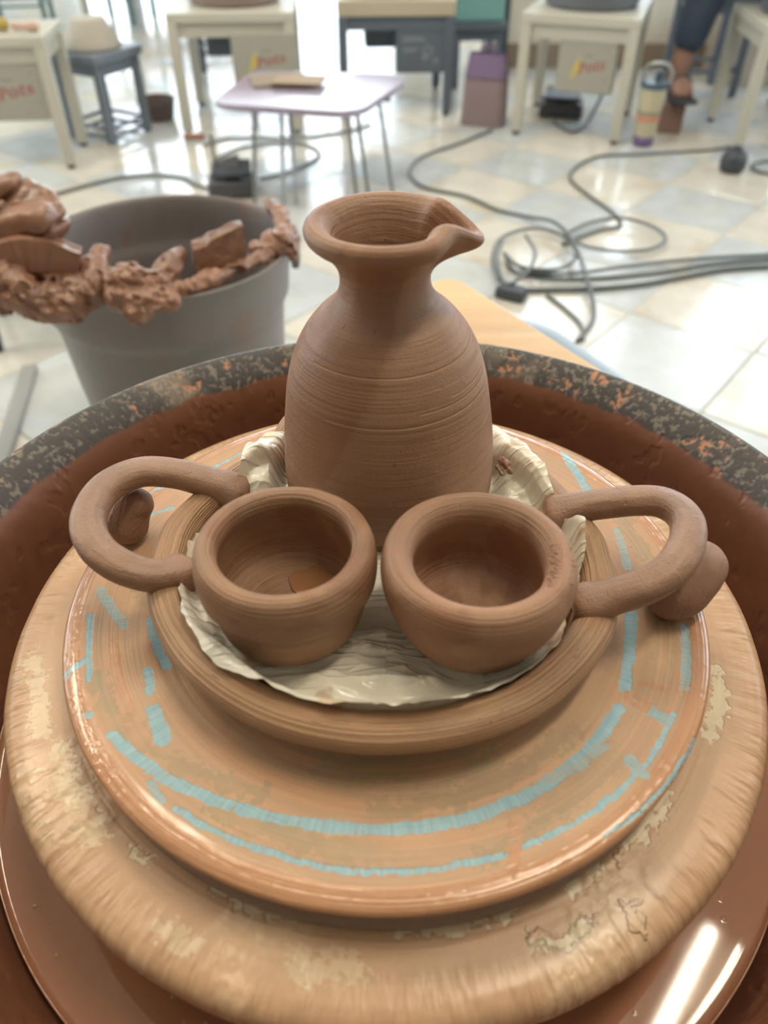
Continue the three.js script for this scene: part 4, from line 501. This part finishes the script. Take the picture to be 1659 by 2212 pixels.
function pedal(pos, turn, label, w = 0.16, d = 0.22) { const t = thing('foot_pedal', label, 'pedal', pos, turn); part('pedal_base', box(w, 0.05, d, 0, 0.026, 0, 0.012), darkPlastic, t); const p = part('treadle', box(w * 0.8, 0.016, d * 0.85, 0, 0, 0, 0.005), rubber, t); p.position.set(0, 0.075, 0.0); p.rotation.x = 0.16; part('pivot_housing', move(new THREE.CylinderGeometry(0.04, 0.05, 0.05, 24).rotateZ(Math.PI / 2), 0, 0.055, -d * 0.3), darkPlastic, t); return t; }
{ const p = FP(1196, 242); pedal(V(p.x + 0.02, 0, p.z + 0.03), -0.2, 'dark rounded foot pedal under the cream wheel beside the mauve bag', 0.17, 0.14); }
{ const p = FP(505, 418), t = pedal(V(p.x, 0, p.z), 0.12, 'dark foot pedal on the floor behind the bucket', 0.15, 0.11); part('lever_rod', rod(V(-0.045, 0.05, 0), V(-0.05, 0.17, -0.02), 0.005), steel, t); }
{ const p = FP(1450, 290); const b = single('brick', box(0.085, 0.10, 0.10, 0, 0.0505, 0, 0.006), plain(C(140, 112, 102), 0.8), 'upright brown brick used as a footrest by the seated person', 'brick'); b.position.set(p.x, 0, p.z - 0.05); b.rotation.y = -0.25; }
{ const p = FP(1262, 190), s = single('sponge', box(0.09, 0.018, 0.05, 0, 0.0095, 0, 0.006), plain(C(110, 160, 118), 0.9), 'thin green scouring pad on the floor behind the dark pedal', 'sponge'); s.position.set(p.x, 0, p.z); }
{ const p = FP(336, 266), t = thing('basin', 'small brown plastic basin on the floor by the cream wheel leg', 'basin', V(p.x, 0, p.z - 0.06)); part('basin_body', lathe([[0.001, 0.002], [0.055, 0.002], [0.06, 0.006], [0.07, 0.07], [0.075, 0.074], [0.073, 0.068], [0.06, 0.012], [0.001, 0.01]], 40), plain(C(106, 92, 88), 0.5), t); }
{ const p = FP(420, 302); single('clay_scrap', blob([[P4(V(p.x - 0.03, 0.012, p.z), 0.011), P4(V(p.x + 0.03, 0.01, p.z - 0.01), 0.009)]], { cell: 0.003, noise: 0.004, freq: 40 }), plain(C(170, 126, 106), 0.7), 'flat reddish clay scrap lying by a cream wheel leg', 'clay scrap'); }
{ const p = FP(1578, 370), t = thing('plug_block', 'round black power plug block on the floor', 'plug', V(p.x, 0, p.z)); part('plug_body', lathe([[0.001, 0.001], [0.034, 0.001], [0.042, 0.01], [0.044, 0.04], [0.036, 0.06], [0.02, 0.068], [0.001, 0.07]], 10), rubber, t); part('plug_socket', move(new THREE.CylinderGeometry(0.016, 0.02, 0.012, 16), 0, 0.073, 0), rubber, t); }
{ const t = thing('crate', 'translucent teal plastic crate on a dark stand by the wall', 'crate', V(0.39, 0.2535, -3.62), 0.1), m = plain(C(150, 204, 204), 0.35, { transmission: 0.25, thickness: 0 }); part('crate_walls', merge([-1, 1].flatMap((s) => [box(0.2, 0.2, 0.006, 0, 0.105, s * 0.1, 0.002), box(0.006, 0.2, 0.2, s * 0.1, 0.105, 0, 0.002)])), m, t); part('crate_floor', box(0.2, 0.006, 0.2, 0, 0.003, 0, 0.002), m, t); part('crate_rim', merge([-1, 1].flatMap((s) => [box(0.22, 0.014, 0.014, 0, 0.21, s * 0.103, 0.003), box(0.014, 0.014, 0.22, s * 0.103, 0.21, 0, 0.003)])), m, t);
  stool('low_stool', V(0.39, 0, -3.62), 0.1, 0.252, 0.18, slate, 'dark stand, paled for haze, under the teal crate', [0.2], 0.03, 0.024); }
{ const t = thing('pipe', 'thin black upright pipe against the cream wall', 'pipe', V(0.555, 0, -3.86)); part('pipe_tube', move(new THREE.CylinderGeometry(0.016, 0.016, 2.4, 18), 0, 1.205, 0), plain(C(70, 78, 84), 0.45), t); part('pipe_foot', move(new THREE.CylinderGeometry(0.03, 0.03, 0.02, 18), 0, 0.0105, 0), plain(C(70, 78, 84), 0.45), t); }
{ const cv = document.createElement('canvas'); cv.width = cv.height = 256; const g = cv.getContext('2d'); g.fillStyle = 'rgb(176,166,152)'; g.fillRect(0, 0, 256, 256); g.fillStyle = 'rgb(110,106,100)'; for (let i = 0; i < 4; i++) g.fillRect(60, 60 + i * 9, 50, 4); g.beginPath(); g.arc(84, 112, 14, 0, 6.3); g.fill(); g.fillRect(60, 150, 70, 3); g.fillRect(60, 160, 54, 3);
  const tx = new THREE.CanvasTexture(cv); tx.colorSpace = THREE.SRGBColorSpace; const t = thing('cardboard_box', 'greyish brown cardboard carton with dark print by the wall', 'box', V(1.72, 0, -3.72), 0), m = plain(C(176, 166, 152), 0.85); part('carton', box(0.44, 0.3, 0.3, 0, 0.151, 0, 0.004), m, t); const f = part('print', new THREE.PlaneGeometry(0.4, 0.27), new THREE.MeshPhysicalMaterial({ map: tx, roughness: 0.85 }), t, 'dark printed marks'); f.position.set(0, 0.15, 0.1512); for (const s of [-1, 1]) { const fl = part('flap', box(0.2, 0.004, 0.3, 0, 0, 0, 0.001), m, t); fl.position.set(s * 0.13, 0.304, 0); } }
// small dark frame leaning at the left edge of the floor
{ const t = thing('step_stool', 'black step stool with a grey rung behind the grey bucket', 'stool', V(-0.80, 0, -1.38), 0.3); for (const a of [-1, 1]) for (const b of [-1, 1]) part('leg', rod(V(a * 0.09, 0.001, b * 0.09), V(a * 0.07, 0.24, b * 0.07), 0.011), rubber, t); part('seat', box(0.2, 0.025, 0.2, 0, 0.252, 0, 0.008), rubber, t); part('rung', box(0.17, 0.014, 0.008, 0, 0.09, 0.08, 0.003), steel, t); part('rung', box(0.17, 0.014, 0.008, 0, 0.09, -0.08, 0.003), steel, t); }
{ const a = FP(66, 800), b = FP(8, 985); single('metal_strip', sweep([V(a.x, 0.008, a.z), a.clone().add(b).multiplyScalar(0.5).setY(0.008), V(b.x, 0.008, b.z), b.clone().multiplyScalar(2).sub(a).setY(0.008)], (t, p) => [0.016 * Math.sign(Math.cos(p)) * Math.abs(Math.cos(p)) ** 0.3, 0.006 * Math.sign(Math.sin(p)) * Math.abs(Math.sin(p)) ** 0.3], 20, 16), plain(C(150, 150, 148), 0.4), 'flat grey metal strip lying on the floor beside the bucket', 'metal strip'); }

// ───────────── cables on the floor ─────────────
{
  const G = 'power cables on the floor', lay = (list, r, label, h = 0) => single('power_cable', tube(list.map(([u, v, y]) => { const p = FP(u, v); p.y = r + 0.0006 + (y || 0) + h; return p; }), r, 110), cable, label, 'cable');
  lay([[1062, 284], [1000, 310], [905, 346], [884, 378], [915, 408], [1005, 428], [1075, 458], [1135, 472], [1190, 508, 0.032], [1225, 545, 0.036], [1262, 620, 0.02], [1280, 690], [1245, 742]], 0.0055, 'grey cable curving from the mauve bag to the splash pan');
  lay([[1586, 318], [1540, 326], [1390, 336], [1290, 342], [1236, 372], [1232, 392], [1268, 424], [1330, 470], [1338, 492], [1300, 500], [1240, 520], [1215, 532]], 0.005, 'grey cable running from the black plug past the tumbler to the coil');
  lay([[1215, 520, 0.01], [1270, 495, 0.012], [1340, 490, 0.02], [1410, 505, 0.012], [1434, 530, 0.012], [1400, 552, 0.012], [1330, 556, 0.012], [1260, 545, 0.012], [1220, 528, 0.02]], 0.005, 'wide oval loop of grey cable on the cable coil');
  lay([[1075, 620, 0.012], [1062, 570, 0.012], [1085, 525, 0.012], [1150, 508, 0.014], [1205, 525, 0.02], [1240, 575, 0.022], [1200, 605, 0.024], [1120, 600, 0.024], [1085, 570, 0.024]], 0.005, 'tall round loop of grey cable beside the dark plug adapter');
  lay([[1092, 560], [1110, 590], [1180, 604], [1270, 606], [1400, 596], [1540, 575], [1700, 562]], 0.005, 'straight middle cable of the bundle leading away from the coil');
  lay([[1100, 575, 0.011], [1140, 600, 0.011], [1230, 604, 0.011], [1340, 590, 0.011], [1480, 570, 0.006], [1700, 552]], 0.005, 'topmost cable of the bundle leading away from the coil');
  lay([[1080, 634], [1160, 632], [1250, 630], [1370, 622], [1470, 604], [1560, 588], [1700, 578]], 0.0065, 'thickest cable of the bundle leading away from the plug adapter');
  lay([[1082, 545, 0.036], [1070, 600, 0.036], [1092, 640, 0.026], [1130, 625, 0.036], [1150, 580, 0.037], [1130, 540, 0.036]], 0.0048, 'small tight loop of dark cable on the plug end of the coil');
  lay([[1180, 640], [1220, 672], [1252, 705], [1258, 738]], 0.0045, 'short cable curving from the coil under the wheel table');
  lay([[-40, 470], [60, 442], [160, 412], [260, 388], [340, 382], [398, 388], [420, 402], [450, 410]], 0.0055, 'grey cable lying across the floor behind the bucket');
  lay([[440, 318], [455, 312], [490, 302], [560, 300], [640, 300], [740, 288], [800, 272]], 0.0045, 'thin grey cable sweeping below the low table');
  lay([[470, 345], [520, 322], [590, 312], [655, 314], [690, 334], [676, 350], [620, 375], [560, 390]], 0.0045, 'looped cable on the floor under the low table');
  lay([[1700, 352], [1650, 352], [1622, 362], [1640, 376], [1700, 380]], 0.0055, 'short cable loop beside the round black plug');
  single('power_cable', tube([[1196, 266, 0.003], [1212, 278, 0.003], [1236, 290, 0.006], [1270, 262, 0.05], [1300, 205, 0.16]].map(([u, v, y]) => { const p = FP(u, v); return y > 0.03 ? atZ(u, v, -2.98) : V(p.x, y + 0.004, p.z); }), 0.006, 60), cable, 'grey cable hanging from the logo panel to the dark rounded pedal', 'cable');
  const p = FP(1112, 640); const b = single('plug', rbox(0.075, 0.03, 0.045, 0.008), rubber, 'dark plug adapter at the end of the cable coil', 'plug'); b.position.set(p.x - 0.012, 0.0155, p.z + 0.01); b.rotation.y = -0.5;
}

// ───────────── seated person, only the lower legs reach into view ─────────────
{
  const bx = FP(1450, 290).x + 0.01, kx = 1.17, pz = -3.42;
  stool('work_stool', V(1.36, 0, -3.48), 0.1, 0.375, 0.22, slate, 'dark stool under the seated person by the wall', [0.1]);
  const t = thing('person', 'person in dark blue trousers and sandals seated with one foot on the brick', 'person', V(0, 0, 0));
  const skin = plain(C(158, 122, 108), 0.55), cloth = plain(C(58, 72, 92), 0.85), shirt = plain(C(150, 150, 150), 0.9), hair = plain(C(34, 28, 26), 0.6);
  const aL = [bx + 0.005, 0.206, -2.985], kL = [kx, 0.60, -2.98], hL = [1.28, 0.51, -3.44], aR = [1.64, 0.10, -3.22], kR = [1.60, 0.55, -3.18], hR = [1.44, 0.51, -3.44];
  const b = (p, r, q, s) => [[...p, r], [...q, s]];
  const foot = (a, toe) => [b([a[0], a[1] - 0.045, a[2] - 0.03], 0.032, [a[0] - 0.004, a[1] - 0.055, a[2] + 0.07], 0.026), b([a[0] - 0.004, a[1] - 0.055, a[2] + 0.07], 0.026, [toe, a[1] - 0.065, a[2] + 0.135], 0.017), b(a, 0.033, [a[0], a[1] - 0.045, a[2] - 0.02], 0.034), b([a[0] + 0.018, a[1] - 0.06, a[2] + 0.08], 0.02, [toe + 0.026, a[1] - 0.068, a[2] + 0.12], 0.013), b([a[0] - 0.022, a[1] - 0.06, a[2] + 0.08], 0.02, [toe - 0.024, a[1] - 0.066, a[2] + 0.135], 0.014)];
  const body = blob([b(kL, 0.055, aL, 0.034), b(kR, 0.055, aR, 0.034), ...foot(aL, aL[0] - 0.01), ...foot(aR, aR[0]), b(hL, 0.085, kL, 0.06), b(hR, 0.085, kR, 0.06), b([1.36, 0.52, -3.44], 0.13, [1.36, 0.95, -3.38], 0.12), b([1.36, 0.95, -3.38], 0.10, [1.36, 1.08, -3.36], 0.045), b([1.36, 1.08, -3.36], 0.05, [1.36, 1.14, -3.34], 0.05), b([1.36, 1.20, -3.33], 0.085, [1.36, 1.15, -3.31], 0.07), b([1.36, 1.18, -3.235], 0.016, [1.36, 1.165, -3.225], 0.016), b([1.20, 0.98, -3.38], 0.05, [1.16, 0.72, -3.30], 0.04), b([1.16, 0.72, -3.30], 0.038, [1.20, 0.67, -3.08], 0.026), b([1.52, 0.98, -3.38], 0.05, [1.57, 0.72, -3.30], 0.04), b([1.57, 0.72, -3.30], 0.038, [1.56, 0.66, -3.08], 0.026), b([1.20, 0.67, -3.07], 0.024, [1.20, 0.665, -3.02], 0.02), b([1.56, 0.66, -3.07], 0.024, [1.56, 0.655, -3.02], 0.02), ...[-1, 0, 1, 2].flatMap((i) => [b([1.20 + i * 0.014 - 0.007, 0.665, -3.02], 0.009, [1.20 + i * 0.016 - 0.008, 0.655, -2.96], 0.007), b([1.56 + i * 0.014 - 0.007, 0.655, -3.02], 0.009, [1.56 + i * 0.016 - 0.008, 0.645, -2.96], 0.007)])], { k: 0.02, cell: 0.011, pad: 0.03 });
  part('body', body, skin, t);
  const sh = [aL[0] + (kL[0] - aL[0]) * 0.22, aL[1] + (kL[1] - aL[1]) * 0.22, aL[2]], sr = [aR[0], aR[1] + 0.1, aR[2]];
  part('trousers', blob([b(kL, 0.086, sh, 0.054), b(kR, 0.078, sr, 0.052), b(hL, 0.105, kL, 0.08), b(hR, 0.105, kR, 0.08), b([1.28, 0.52, -3.43], 0.11, [1.44, 0.52, -3.43], 0.11)], { k: 0.03, cell: 0.012, pad: 0.03, noise: 0.004, freq: 14 }), cloth, t);
  part('shirt', blob([b([1.36, 0.60, -3.44], 0.15, [1.36, 0.95, -3.38], 0.135), b([1.20, 0.98, -3.38], 0.07, [1.17, 0.80, -3.33], 0.06), b([1.52, 0.98, -3.38], 0.07, [1.56, 0.80, -3.33], 0.06), b([1.22, 0.98, -3.38], 0.07, [1.50, 0.98, -3.38], 0.07)], { k: 0.04, cell: 0.014, pad: 0.03 }), shirt, t);
  part('hair', blob([b([1.36, 1.22, -3.36], 0.088, [1.36, 1.12, -3.42], 0.06)], { k: 0.02, cell: 0.01, noise: 0.006, freq: 40 }), hair, t);
  for (const a of [aL, aR]) { part('sandal_sole', box(0.085, 0.016, 0.24, a[0] - 0.002, a[1] - 0.088 + 0.0, a[2] + 0.05, 0.007), rubber, t); part('sandal_strap', tube([V(a[0] - 0.042, a[1] - 0.08, a[2] + 0.07), V(a[0] - 0.02, a[1] - 0.026, a[2] + 0.065), V(a[0] + 0.02, a[1] - 0.03, a[2] + 0.065), V(a[0] + 0.042, a[1] - 0.08, a[2] + 0.07)], 0.007, 30), rubber, t); }
}
renderer.render(scene, camera);
